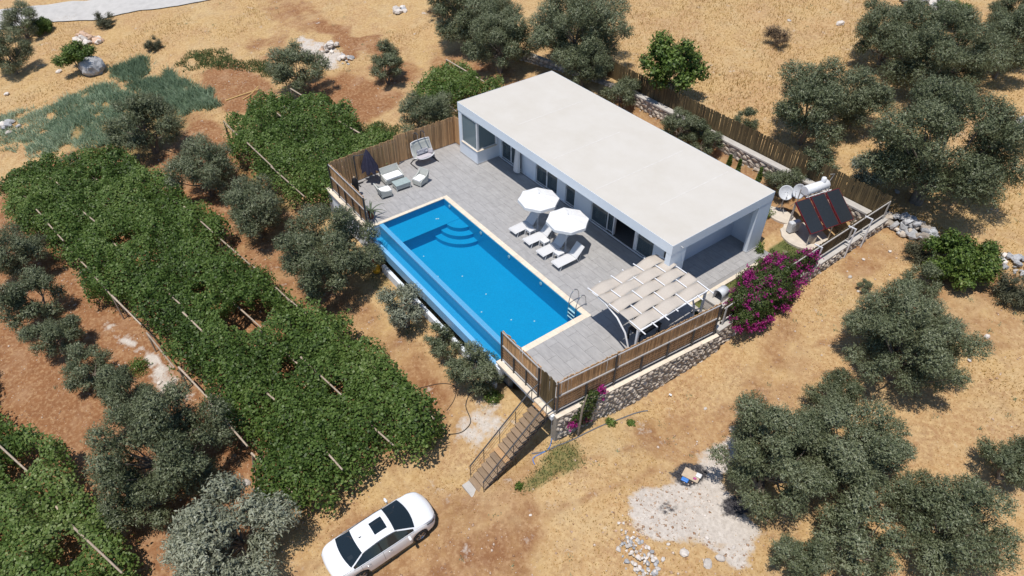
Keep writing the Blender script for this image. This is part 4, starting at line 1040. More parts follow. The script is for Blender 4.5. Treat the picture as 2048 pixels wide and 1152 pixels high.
# local: x down the slope (towards +u), y along the row
zt, zb_, xt, xb = 2.05, .92, .0, 1.62
dirv = Vector((xb-xt,0,zb_-zt)); Ls = dirv.length; dirn = dirv.normalized(); nrm = Vector((-dirn.z*-1,0,dirn.x)).normalized(); nrm = Vector((1.13,0,1.62)).normalized()
for k in range(3):
    y0 = .02+1.12*k; y1 = y0+1.0
    def pt(a, y, off): q_ = Vector((xt,0,zt))+dirn*a+nrm*off; return (q_.x, y, q_.z)
    mb = MB(); vs = [pt(a,y,o_) for o_ in (0,.08) for a,y in ((0,y0),(Ls,y0),(Ls,y1),(0,y1))]
    mb.add(vs, [(0,3,2,1),(4,5,6,7),(0,1,5,4),(1,2,6,5),(2,3,7,6),(3,0,4,7)]); fo = mb.build('panel', M['panel_frame'], t)
    mb = MB(); mb.add([pt(a,y,.084) for a,y in ((.03,y0+.03),(Ls-.03,y0+.03),(Ls-.03,y1-.03),(.03,y1-.03))], [(0,1,2,3)]); mb.build('absorber', M['solar'], fo)
    if k < 2:
        for a in (.35,1.2): MB().tube([pt(a,y1,.03),pt(a,y1+.12,.03)], .022, 6).build('pipe', M['panel_frame'], t)
for y in (.1,1.75,3.3):
    MB().bar((xt,y,zt-.03),(xt,y,0), .05,.05).bar((xb-.05,y,zb_-.02),(xb-.05,y,0), .05,.05).build('stand', M['rail_light'], t)
MB().lathe([(.25,-.02),(.28,0),(.28,1.60),(.25,1.63)], 24, (-.30,.95,2.38), 'y').build('tank', M['white_metal'], t)
MB().lathe([(.14,0),(.14,.24),(.10,.28)], 16, (-.30,2.2,2.63)).build('expansion_tank', M['white_metal'], t)
for y in (1.0,2.5):
    MB().bar((-.62,y,0),(-.62,y,2.3), .045,.045).bar((-.02,y,1.9),(-.02,y,2.35),.045,.045).bar((-.62,y,2.07),(.02,y,2.07), .045,.045).build('tank_stand', M['rail_light'], t)
MB().tube([(-.02,.85,2.12),(-.02,2.75,2.12)], .025, 6).build('rail', M['white_metal'], t)
MB().tube([(-.3,2.72,2.5),(-.3,2.95,2.95),(-.3,2.6,3.0)], .02, 6).build('vent_pipe', M['rail_light'], t)
def dish(name, label, loc, rz, tilt, R):
    t = empty(name, loc, rz, label, 'satellite dish', 'satellite dishes beside the solar heater')
    MB().tube([(0,0,0),(0,0,1.25)], .03, 8).build('mast', M['rail_light'], t)
    for a in (.4,2.5,4.6): MB().tube([(0,0,.65),(.42*math.cos(a),.42*math.sin(a),.02)], .018, 6).build('brace', M['rail_light'], t)
    prof = [(R*f+.002, .22*R*f*f*1.6) for f in np.linspace(0,1,8)]
    d = MB().lathe(prof, 28, caps=False).build('reflector', M['dish'], t, solid=.012)
    d.location = (0,0,1.32); d.rotation_euler = (0, tilt, 0)
    a = MB().tube([(R*.95,0,.30*R),(.12,0,.95*R)], .014, 6).build('feed_arm', M['rail_light'], t); a.location = d.location; a.rotation_euler = d.rotation_euler
    a = MB().lathe([(.03,.9*R),(.045,1.0*R),(.03,1.1*R)], 10).build('receiver', M['dish'], t); a.location = d.location; a.rotation_euler = d.rotation_euler
dish('satellite_dish', 'pale satellite dish facing the pool side, left of the tank', (17.0,11.55,-.05), -.75, .95, .43)
dish('satellite_dish', 'second pale satellite dish turned edge on before the tank end', (17.75,11.75,.35), -1.75, 1.2, .43)
for c_, r_, lb in (((17.3,11.2),(1.0,.62),'pale concrete pad under the satellite dishes'),((19.35,10.6),(1.30,1.25),'oval concrete pad under the solar panels')):
    n = 26; pl = [(c_[0]+r_[0]*math.cos(2*PI*k/n)*(1+.05*math.sin(3*k)), c_[1]+r_[1]*math.sin(2*PI*k/n)) for k in range(n)]
    tag(MB().prism(pl, -.3, .02 if r_[0] < 1.2 else .03).build('concrete_pad', M['cream'], bevel=.02), lb, 'concrete pad')
t = empty('pump_unit', (18.72,10.35,.03), -.25, 'white boxed pump unit on the pad beside the solar panels', 'pump unit')
MB().box(-.16,.16,-.36,.36,.04,.72).build('casing', M['dish'], t, bevel=.06); MB().lathe([(.22,0),(.22,.015)], 20, (.165,0,.4), 'x').build('fan_grille', M['steel'], t)
MB().box(-.15,.15,-.3,-.22,0,.04).box(-.15,.15,.22,.3,0,.04).build('foot', M['dark_steel'], t)
t = empty('oil_drum', (19.95,10.4,.03), 0, 'small rusty drum below the lower edge of the solar panels', 'drum')
MB().lathe([(.2,0),(.21,.02),(.2,.5),(.17,.52)], 16).build('body', M['cream'], t)
for i, (u_, v_, lb) in enumerate(((21.75,7.8,'white metal post with a short top arm beside the bougainvillea'),(22.05,10.2,'white metal post with a short top arm, middle of three outside the bamboo fence'),(22.15,11.5,'white metal post with a short top arm nearest the boulder wall'))):
    g = gz(u_, v_); t = empty('white_post', (u_, v_, g), 0, lb, 'post', 'white posts outside the bamboo fence')
    MB().box(-.03,.03,-.03,.03,-.1,2.0-g*.2).build('post', M['white_metal'], t); MB().bar((0,0,2.0-g*.2-.02),(-.38,-.12,2.0-g*.2+.03), .05,.05).build('arm', M['white_metal'], t)
    MB().bar((0,0,1.05),(-.3,-.02,1.02), .04,.04).build('bracket', M['white_metal'], t)
# hooded cowl on a stone block near the deck end, garden stones
t = empty('stone_oven', (20.35,1.95,-.05), .05, 'white hooded chimney cowl on a pale stone barbecue by the bougainvillea', 'barbecue')
MB().box(-.55,.5,-.55,.40,0,.62).build('block', M['stone_pale'], t, bevel=.03); MB().box(-.58,.53,-.58,.43,.622,.69).build('slab', M['concrete'], t)
rows = []
for k in range(9):
    a = PI*k/8; rows.append([(-.24*math.cos(a), y, 1.12+.20*math.sin(a)) for y in (-.28,.30)])
rows = [[(-.24,-.28,.69),(-.24,.30,.69)]]+rows+[[(.24,-.28,.69),(.24,.30,.69)]]
mb = MB(); mb.grid(rows, flip=True); mb.build('hood', M['dish'], t, solid=.02)
MB().box(-.22,.22,.26,.29,.69,1.25).build('hood_back', M['dish'], t)
sm = [rock_mesh(500+k, M['stone_pale'], 2, .5, .12) for k in range(3)]
for i, (u_, v_, s) in enumerate(((20.6,.95,.55),(20.9,1.3,.4),(20.2,1.15,.38),(19.8,.95,.5),(20.85,.25,.3))):
    t = link('garden_stone', sm[i%3], None, (u_, v_, .03), (0,0,i*1.3), (s, s*.6, s*.35)); tag(t, ('flat pale garden stone at the pergola end of the flower bed', 'pale slab stone against the fence by the barbecue', 'small pale stone before the barbecue block', 'flat stone at the tiled corner of the flower bed', 'little round stone on the deck under the pergola end')[i], 'stone')

# ------------------------------------------------------------------ things below the pool and in the field
g = gz(5.3,-9.55)
t = empty('yellow_drum', (5.42,-9.50,-1.98), 0, 'yellow plastic drum with a red lid below the pool overflow', 'drum')
MB().lathe([(.20,.0),(.22,.03),(.22,.28),(.205,.30),(.205,.33),(.22,.35),(.22,.60),(.205,.62),(.205,.65),(.22,.67),(.20,.78)], 20).build('body', M['yellow'], t)
MB().lathe([(.21,.78),(.215,.80),(.215,.92),(.20,.95)], 20).build('lid', M['red_lid'], t); MB().box(-.09,.09,-.09,.09,.951,.956).build('sticker', M['plastic'], t)
t = empty('drain_pipe', (4.15,-9.38,-2.1), 0, 'white plastic drain pipe with a forked top under the pool corner', 'pipe')
MB().tube([(0,0,0),(0,0,1.1),(.10,.0,1.28)], .055, 10).tube([(0,0,1.05),(-.12,.02,1.25)], .05, 10).build('pipe', M['plastic'], t)
def path_tube(name, label, pts, r, m, cat, lift=.02):
    P = []
    for i in range(len(pts)-1):
        p0 = pts[max(i-1,0)]; p1 = pts[i]; p2 = pts[i+1]; p3 = pts[min(i+2,len(pts)-1)]
        for f in np.linspace(0,1,7)[:-1]:
            x, y = [.5*((2*p1[k])+(-p0[k]+p2[k])*f+(2*p0[k]-5*p1[k]+4*p2[k]-p3[k])*f*f+(-p0[k]+3*p1[k]-3*p2[k]+p3[k])*f**3) for k in (0,1)]
            P.append((x, y, gz(x, y)+lift))
    return tag(MB().tube(P, r, 6).build(name, m), label, cat)
path_tube('water_hose', 'black water hose looping across the dry ground left of the stairs', [(16.98,-12.13),(17.31,-11.58),(17.15,-11.0),(16.3,-10.7),(15.91,-10.1),(16.4,-9.75),(16.67,-9.68)], .022, M['hose'], 'hose')
path_tube('water_hose', 'thin black hose curving below the olive tree at the pool end', [(13.6,-12.2),(14.4,-10.9),(15.06,-10.5),(15.6,-10.9),(15.9,-11.6)], .016, M['hose'], 'hose')
path_tube('water_hose', 'grey hose lying along the foot of the rubble stone wall', [(20.5,-10.0),(20.9,-9.5),(21.2,-8.3),(21.4,-6.5),(21.7,-4.9),(22.0,-4.2)], .03, M['hose_grey'], 'hose')
path_tube('water_hose', 'blue garden hose end in the green patch by the stairs', [(20.55,-8.9),(20.9,-9.4),(20.75,-10.1),(21.1,-10.3)], .02, M['blue'], 'hose')
def stick(name, label, a, b, r, m, za=.05, zb=.08):
    return tag(MB().tube([(a[0],a[1],gz(*a)+za),((a[0]+b[0])/2,(a[1]+b[1])/2,(gz(*a)+gz(*b))/2+.09),(b[0],b[1],gz(*b)+zb)], [r,r*.95,r*.8], 6).build(name, m), label, 'stick')
M['cane'] = mat('yellow_cane', (.60,.42,.17), (.50,.33,.12), .8)
stick('cane_pole', 'long yellow cane lying nearest the dark crop bed', (-20.7,-9.0), (-20.1,-6.2), .045, M['cane'])
stick('cane_pole', 'yellow cane lying across the soil with its end raised', (-19.7,-7.9), (-20.1,-6.3), .04, M['cane'], .05, .35)
stick('cane_pole', 'short yellow cane beside the far edge of the vines', (-18.3,-6.7), (-17.6,-5.6), .04, M['cane'])
t = empty('rubbish', (25.58,-5.32,gz(25.58,-5.32)), .35, 'old cardboard and plastic rubbish lying on the burnt black patch', 'rubbish')
MB().box(-.36,.36,-.24,.24,.05,.09).build('cardboard', M['card'], t); MB().box(-.30,.0,-.46,-.26,.03,.10).build('blue_bag', M['blue'], t, bevel=.03)
MB().box(.16,.40,.0,.22,.092,.17).build('white_bag', M['plastic'], t, bevel=.03); MB().box(.12,.26,-.16,-.06,.092,.14).build('pink_scrap', mat('pink_scrap', (.45,.08,.25)), t, bevel=.02)
tag(link('paper_scrap', MB().box(-.07,.07,-.05,.05,0,.02).mesh('paper_scrap', M['plastic']), None, (22.06,-2.9,gz(22.06,-2.9)+.1), (.1,.2,.4)), 'small white paper scrap on the dry slope below the stone wall', 'paper')
tag(link('plastic_sheet', MB().box(-.22,.22,-.06,.06,0,.03).mesh('plastic_sheet', M['plastic']), None, (25.0,13.3,gz(25.0,13.3)+.06), (.05,.1,-.75)), 'white plastic pipe piece lying beside the round green bush', 'pipe')

# boulders and loose rocks
bm_ = rock_mesh(901, M['stone_grey'], 3, .85, .10); o = link('boulder', bm_, None, (-35.0,-16.0,gz(-35,-16)+.55), (.1,.15,.6), (2.0,2.1,2.0))
tag(o, 'large grey boulder beside the small green tree', 'boulder')
RK = [(-52.9,-19.4,.5),(-37.5,-18.5,.5),(-36.9,-23.0,.45),(2.2,31.7,.3),(5.4,34.0,.6),(25.3,10.0,.36),(20.8,17.0,.3),(20.7,15.9,.3),(26.4,13.6,.4),(23.6,-2.2,.14),(25.7,-1.4,.22),(26.1,-6.0,.18),(27.9,-7.0,.2),(27.81,-8.24,.36),(28.79,-7.3,.34),(28.64,-7.85,.34),(28.8,-6.5,.16),(20.2,27.0,.3),(16.3,37.6,.4),(17.2,14.95,.25),(-9.6,13.5,.6),(-10.2,14.5,.5),(12.2,-19.6,.3),(27.2,-8.5,.14),(27.5,-9.1,.18),(23.1,9.2,.2),(22.8,10.8,.16),(24.0,8.6,.16),(23.4,12.2,.18),(29.6,10.2,.25),(29.8,8.4,.2),(18.8,19.4,.25),(18.1,20.1,.25),(17.2,21.5,.25),(19.4,18.5,.22),(16.6,23.0,.2),(-1.5,-11.6,.18),(8.6,-21.6,.25),(5.4,-22.4,.3),(4.4,-22.0,.25),(13.0,-20.6,.35),(-30,-24,.5),(22.7,-11.8,.12),(27.2,-6.3,.12),(28.4,-4.0,.14),(30.1,-8.6,.2)]
rms = [rock_mesh(600+k, M['stone_pale'], 2, .8, .16) for k in range(6)]
for i, (u_, v_, s) in enumerate(RK):
    o = link('rock', rms[i%6], None, (u_, v_, gz(u_, v_)+s*.18), (rnd.uniform(-.3,.3), rnd.uniform(-.3,.3), rnd.uniform(0,6)), (s*1.15, s*rnd.uniform(.8,1.1), s*rnd.uniform(.7,1)))
    tag(o, 'pale weathered rock lying loose on the dry ground', 'rock', 'pale loose rocks scattered over the ground')

# ------------------------------------------------------------------ parked car
def paint():
    m, nt, N, L, B = newmat('white_car_paint'); B.inputs['Base Color'].default_value = (.76,.77,.79,1); B.inputs['Roughness'].default_value = .28
    B.inputs['Coat Weight'].default_value = .7; B.inputs['Coat Roughness'].default_value = .04; return m
M['paint'] = paint(); M['tyre'] = mat('tyre_rubber', (.018,.018,.019), None, .85); M['alloy'] = mat('alloy_rim', (.42,.42,.44), None, .3, metal=.8)
M['lamp_red'] = mat('red_lamp', (.22,.012,.016), None, .2); M['lamp_clear'] = mat('clear_lamp', (.10,.11,.12), None, .12)
M['black_trim'] = mat('black_trim', (.015,.015,.016), None, .45)
def build_car(loc, rz):
    t = empty('parked_car', loc, rz, 'white saloon car with a dark sunroof parked on the dry grass', 'car')
    I = lambda x, xs, ys: float(np.interp(x, xs, ys))
    LEN = 4.57
    def smooth(xs, ys):
        X_ = np.linspace(0, LEN, 400); Y_ = np.interp(X_, xs, ys); k = np.ones(17)/17; Yp = np.convolve(np.pad(Y_, 8, 'edge'), k, 'valid')
        return lambda x: float(np.interp(x, X_, Yp))
    hw = smooth([0,.10,.35,.9,1.6,2.6,3.5,4.0,4.3,4.47,4.57],[.58,.70,.82,.885,.90,.90,.89,.86,.79,.66,.42])
    belt = smooth([0,.15,.5,1.2,2.4,3.4,3.9,4.3,4.57],[.86,.96,1.01,1.0,.96,.93,.86,.74,.60])
    # centre-line height (hood, roof, boot)
    top = smooth([0,.08,.30,.62,1.45,1.95,2.45,2.75,3.62,4.05,4.35,4.5,4.57],[.86,1.02,1.085,1.10,1.395,1.445,1.445,1.405,1.00,.93,.82,.73,.60])
    roofw = smooth([0,.62,1.35,2.2,2.8,3.55,4.57],[.99,.93,.66,.64,.66,.90,.99])   # share of half width
    wheels = (.93, 3.63); wr = .325
    xs = sorted(set([round(x,3) for x in np.linspace(0, LEN, 74)]+[.62,1.40,1.98,2.05,2.72,3.55,.70,3.20]))
    # cross-section rows (one side): sill, lower side, waist, belt, window top, roof edge, roof centre
    NT = 13
    def sec(x):
        w = hw(x); b = belt(x); h = top(x); zb = .20
        for xw in wheels:
            d = abs(x-xw)
            if d < wr+.05: zb = max(zb, .31+math.sqrt(max(0,(wr+.05)**2-d*d)))
        zb = min(zb, b-.12)
        rw = w*roofw(x); gh = max(0, h-b)
        P = [(w*.955, zb), (w*.985, max(zb+.015,.36)), (w, max(zb+.03,.58)), (w*.99, max(zb+.05, b-.14)), (w*.965, b-.03), (w*.945, b)]
        g1 = (w*.93, b+min(.012, gh*.2)); g2 = (rw+.015*(gh>.1), h-.055*min(1,gh/.3)-.012)
        P += [g1, g2, (rw*.96, h-.022), (rw*.80, h-.008), (rw*.5, h+.008), (rw*.25, h+.013), (0, h+.015)]
        return P
    body, ws, rw_, sides, sun_, trims = MB(), MB(), MB(), {}, MB(), MB()
    S_ = [sec(x) for x in xs]
    def bow(x, y, j):
        if j < 6: return 0.0
        W = max(.2, sec(x)[6][0]); k = 1-min(1, abs(y)/W)**2
        return k*(float(np.interp(x, [0,.6,1.5,2.0,2.8,3.6,4.3,4.57],[-.05,-.13,-.06,.0,.07,.17,.09,.04])))
    def kind(x, j):
        if j == 6:
            if .80 < x < 1.98: return 'rear_side_window'
            if 2.05 < x < 3.22: return 'front_side_window'
            if 1.98 <= x <= 2.05: return 'pillar_trim'
            if 3.22 <= x < 3.45: return 'front_side_window'
        if j >= 8:
            if 2.76 < x < 3.50: return 'windshield'
            if .74 < x < 1.36: return 'rear_window'
            if j >= 10 and 2.06 < x < 2.58: return 'sunroof'
        return 'body'
    groups = {}
    for sgn in (-1, 1):
        for i in range(len(xs)-1):
            xm = (xs[i]+xs[i+1])/2
            for j in range(NT-1):
                q_ = [(xs[a]+bow(xs[a], S_[a][b][0], b), sgn*S_[a][b][0], S_[a][b][1]) for a, b in ((i,j),(i+1,j),(i+1,j+1),(i,j+1))]
                k = kind(xm, j); key = (k, sgn) if 'side' in k or k == 'pillar_trim' else (k, 0)
                groups.setdefault(key, MB()).add(q_, [(0,1,2,3) if sgn < 0 else (3,2,1,0)], True)
    # ends
    for i, fl in ((0, True), (len(xs)-1, False)):
        pts = [(xs[i]+bow(xs[i], p[0], j), -p[0], p[1]) for j, p in enumerate(S_[i])]+[(xs[i]+bow(xs[i], p[0], NT-1-j), p[0], p[1]) for j, p in list(enumerate(S_[i][::-1]))[1:]]
        groups[('body',0)].add(pts, [tuple(range(len(pts)))[::(1 if fl else -1)]])
    mm = {'body': M['paint'], 'pillar_trim': M['black_trim']}
    for (k, s), mb in groups.items():
        me = mb.mesh(k, mm.get(k, M['car_glass'])); bm = bmesh.new(); bm.from_mesh(me); bmesh.ops.remove_doubles(bm, verts=bm.verts, dist=.0006); bmesh.ops.recalc_face_normals(bm, faces=bm.faces); bm.to_mesh(me); bm.free()
        link(k, me, t)
    def top_at(x, f):
        P = sec(x); w = P[6][0]
        return None
    # underbody and wheel wells
    MB().box(.35, 4.25, -.62, .62, .20, .60).build('underbody', M['black_trim'], t)
    for xw in wheels:
        for s in (-1,1):
            w = empty('wheel', (xw, s*.79, wr)); w.parent = t
            MB().lathe([(.215,-.10),(.30,-.105),(wr,-.07),(wr,.07),(.30,.105),(.215,.10)], 28, axis='y', caps=False).build('tyre', M['tyre'], w)
            mb = MB(); mb.lathe([(.205,.0),(.215,.09),(.225,.09)], 24, axis='y', caps=False)
            for k in range(5):
                a = 2*PI*k/5
                for da in (-.12,.12): mb.bar((.03*math.cos(a),.075,.03*math.sin(a)),(.215*math.cos(a+da),.085,.215*math.sin(a+da)), .028,.02, up=(0,1,0))
            mb.lathe([(.05,.06),(.05,.095)], 12, axis='y')
            r_ = mb.build('rim', M['alloy'], w)
            MB().lathe([(.20,.02),(.20,.025)], 20, axis='y').build('brake_disc', M['dark_steel'], w)
            if s < 0: w.rotation_euler.z = PI
    # roof gutters, lamps, mirrors, handles, plates
    for s in (-1,1):
        P = [(x, s*(hw(x)*roofw(x)+.012), top(x)-.030) for x in np.linspace(1.30,2.85,12)]
        MB().tube(P, .010, 5).build('roof_seam', M['black_trim'], t)
        P = [(x, s*(hw(x)*.955), belt(x)-.005) for x in np.linspace(.75,3.45,14)]
        MB().tube(P, .009, 5).build('window_trim', M['chrome'], t)
        m_ = empty('mirror', (3.16, s*.93, .98)); m_.parent = t
        mb = MB(); mb.lathe([(.02,-.10),(.075,-.08),(.085,.02),(.06,.09),(.01,.11)], 12, axis='y'); h_ = mb.build('shell', M['paint'], m_); h_.scale = (.75,1.15,.8); h_.location = (0,s*.10,.03)
        MB().bar((0,-s*.06,-.02),(0,s*.06,.01), .05,.03).build('mirror_arm', M['black_trim'], m_)
        for xh in (1.35,2.30): MB().tube([(xh-.09,s*(hw(xh)+.008),.80),(xh-.05,s*(hw(xh)+.026),.81),(xh+.05,s*(hw(xh)+.026),.81),(xh+.09,s*(hw(xh)+.008),.80)], .013, 6).build('door_handle', M['chrome'], t)
        # headlight and tail light shells just proud of the body
        mb = MB(); rows = []
        for x in np.linspace(4.02,4.42,7):
            f = (x-4.02)/.40; rows.append([(x, s*(hw(x)*(.985-.02*k)+.006), belt(x)-.05-.16*f*.4+.05*k*(.35+.65*f)) for k in (-1,0,1)])
        mb.grid(rows, flip=(s < 0)); mb.build('headlight', M['lamp_clear'], t, solid=.012)
        mb = MB(); rows = []
        for x in np.linspace(.02,.42,7):
            f = 1-(x-.02)/.40; rows.append([(x, s*(hw(x)*(.985-.015*k)+.006), belt(x)-.07+.06*k*(.3+.7*f)) for k in (-1,0,1)])
        mb.grid(rows, flip=(s > 0)); mb.build('taillight', M['lamp_red'], t, solid=.012)
        for xd in (1.08,2.02,3.18):
            P = [(xd, s*(p[0]+.002), p[1]) for p in sec(xd)[1:6]]; MB().tube(P, .005, 4).build('door_seam', M['black_trim'], t)
    MB().add([(1.62,-.02,1.425),(1.50,-.02,1.425),(1.50,.02,1.425),(1.62,.02,1.425),(1.50,0,1.50)], [(0,1,2,3),(0,4,1),(3,2,4),(0,3,4),(1,4,2)]).build('antenna_fin', M['black_trim'], t)
    MB().tube([(4.585,-.30,.56),(4.60,0,.57),(4.585,.30,.56)], .05, 6).build('grille', M['black_trim'], t)
    MB().box(-.012,.0,-.26,.26,.62,.73).build('number_plate', M['plastic'], t)
    MB().bar((3.60,-.55,1.005),(3.30,.05,1.13), .014,.014).build('wiper', M['black_trim'], t)
    MB().bar((3.62,.05,1.01),(3.34,.55,1.11), .014,.014).build('wiper', M['black_trim'], t)
    MB().box(.78,.98,-.42,-.25,1.10,1.115).build('parcel_shelf_paper', M['plastic'], t)
    return t
CU, CV = 19.66, -19.42
zc = max(gz(CU-.8,-18.5), gz(CU+.8,-18.5))*.5+max(gz(CU-.8,-15.8), gz(CU+.8,-15.8))*.5
car = build_car((CU, CV, zc+.0), PI/2-.02)
car.rotation_euler.y = -math.atan2(gz(CU,-15.8)-gz(CU,-18.5), 2.7)

# ------------------------------------------------------------------ trees
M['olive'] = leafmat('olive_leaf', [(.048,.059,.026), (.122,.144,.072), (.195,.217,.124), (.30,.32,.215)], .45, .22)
M['olive_silver'] = leafmat('silver_olive_leaf', [(.10,.11,.065), (.20,.215,.145), (.30,.315,.225), (.42,.43,.33)], .5, .2)
M['bush_leaf'] = leafmat('fresh_green_leaf', [(.030,.055,.010), (.080,.135,.022), (.15,.215,.045), (.25,.29,.09)], .5, .25)
M['grey_shrub'] = leafmat('grey_shrub_leaf', [(.05,.055,.03), (.10,.105,.06), (.17,.165,.10)], .6, .2)
M['dead_shrub'] = leafmat('dead_twig', [(.06,.04,.03), (.12,.085,.055), (.19,.14,.09)], .8, .1)
def unit(a): return a/np.maximum(np.linalg.norm(a, axis=-1, keepdims=True), 1e-6)
def crown_pts(r, R, H, nclump, nspr, per, ln, open_=.0):
    ck = (.155, .135) if R > 2.3 else (.18, .16)
    """leaf points gathered in sprays on clumps spread through the crown volume"""
    C = []; 
    while len(C) < nclump:
        d = unit(r.randn(3)); rad = .34+.66*r.rand()**.5
        p = d*rad*np.array([R, R, H]); 
        if p[2] < -.55*H: continue
        if any(np.linalg.norm(p-c[0]) < .34*R for c in C) and r.rand() < .9: continue
        C.append((p, R*(ck[0]+ck[1]*r.rand())))
    cen = np.array([c[0] for c in C]); cr = np.array([c[1] for c in C])
    k = r.choice(nclump, nspr, p=cr**2/(cr**2).sum()); d = unit(r.randn(nspr, 3)+np.array([0,0,.28])); rad = cr[k]*(.35+.65*r.rand(nspr)**.45)
    d = unit(d*(1+.35*np.sin(d[:, [1]]*7+k[:, None])))          # lumpy
    base = cen[k]+d*rad[:, None]*np.array([1.08,1.08,.9])
    out = unit(d*.8+unit(cen[k]+1e-3)*.35+np.array([0,0,.22])+r.randn(nspr, 3)*.38)
    n = nspr*per; j = np.tile(np.arange(per), nspr)
    B = np.repeat(base, per, 0); D = np.repeat(out, per, 0); f = (j/(per-1)-.4)[:, None]
    side = unit(np.cross(D, r.randn(n, 3)))
    P = B+D*f*ln*2.7+side*ln*.30
    T = unit(D*.75+side*.75+r.randn(n, 3)*.25); Nn = unit(np.repeat(d, per, 0)*.75+r.randn(n, 3)*.42+np.array([0,0,.30]))
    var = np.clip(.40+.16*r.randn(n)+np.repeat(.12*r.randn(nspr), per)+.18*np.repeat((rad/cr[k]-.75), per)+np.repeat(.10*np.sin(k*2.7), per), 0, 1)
    return P, Nn, T, var, cen
def tree_proto(name, seed, R, H, nclump, nspr, per, ln, wd, mtl, hz, trunk_r, label='', cat='tree', squash=1.0, bark='bark', stems=2):
    r = np.random.RandomState(seed); P, Nn, T, var, cen = crown_pts(r, R, H, nclump, nspr, per, ln)
    t = empty(name, (0,0,-50), 0, label, cat)
    n = len(P); P = P+np.array([0,0,hz])
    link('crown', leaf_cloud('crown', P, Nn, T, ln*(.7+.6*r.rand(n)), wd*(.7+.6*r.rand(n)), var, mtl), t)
    mb = MB(); fork = hz-.62*H
    fork = max(fork, hz*.22)
    for s in range(stems):
        a = 2*PI*s/stems+r.rand()*2; b0 = np.array([math.cos(a), math.sin(a), 0])*trunk_r*.7*(stems > 1)
        fk = np.array([math.cos(a)*.16*R, math.sin(a)*.16*R, fork])
        mid = (b0+fk)/2+r.randn(3)*np.array([.06,.06,0])*R
        mb.tube([b0-np.array([0,0,.35]), b0*.95+np.array([0,0,.05]), mid, fk], [trunk_r*1.35, trunk_r*1.05, trunk_r*.8, trunk_r*.62], 8)
        for c in cen[s::stems][:9]:
            c = c+np.array([0,0,hz]); m2 = fk*.5+c*.5+np.array([0,0,-.12*R])+r.randn(3)*.05*R
            mb.tube([fk, m2, c], [trunk_r*.5, trunk_r*.28, trunk_r*.10], 5)
    mb.build('trunk', M[bark], t)
    return t
PRO = {}
def proto(key, *a, **k): PRO[key] = (tree_proto(*a, **k), a[2])
OT = 'olive_tree'
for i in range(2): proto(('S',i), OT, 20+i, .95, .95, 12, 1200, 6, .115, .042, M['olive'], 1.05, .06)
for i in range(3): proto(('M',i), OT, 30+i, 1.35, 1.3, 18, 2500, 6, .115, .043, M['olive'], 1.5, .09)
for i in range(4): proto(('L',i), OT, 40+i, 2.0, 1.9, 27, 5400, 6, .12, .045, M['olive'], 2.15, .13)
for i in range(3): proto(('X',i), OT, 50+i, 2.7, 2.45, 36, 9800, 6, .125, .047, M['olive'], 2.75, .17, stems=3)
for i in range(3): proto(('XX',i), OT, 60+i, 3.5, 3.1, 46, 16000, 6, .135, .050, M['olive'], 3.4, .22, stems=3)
proto(('SIL',0), OT, 71, 2.0, 1.55, 18, 4300, 6, .17, .058, M['olive_silver'], 2.0, .13)
proto(('LOO',0), OT, 72, 1.25, 1.15, 12, 1150, 6, .14, .050, M['olive_silver'], 1.4, .08)
proto(('LOO',1), OT, 73, 2.1, 1.75, 17, 3000, 6, .15, .054, M['olive'], 2.2, .10, stems=3)
proto(('GRN',0), 'round_bush', 74, 1.5, 1.05, 24, 3600, 6, .13, .075, M['bush_leaf'], .95, .07, cat='bush')
proto(('GRN',1), 'green_tree', 75, 1.9, 1.9, 17, 1500, 6, .20, .15, M['bush_leaf'], 2.2, .08, cat='tree')
proto(('GRN',2), 'green_tree', 76, 1.5, .75, 13, 1500, 6, .15, .085, M['bush_leaf'], 1.75, .06, cat='tree')
proto(('SHR',0), 'grey_shrub', 77, .85, .75, 10, 800, 6, .17, .035, M['grey_shrub'], .7, .03, cat='shrub', stems=3)
proto(('DEA',0), 'dead_shrub', 78, .95, .55, 9, 650, 6, .18, .022, M['dead_shrub'], .5, .03, cat='shrub', stems=3)
USED = set()
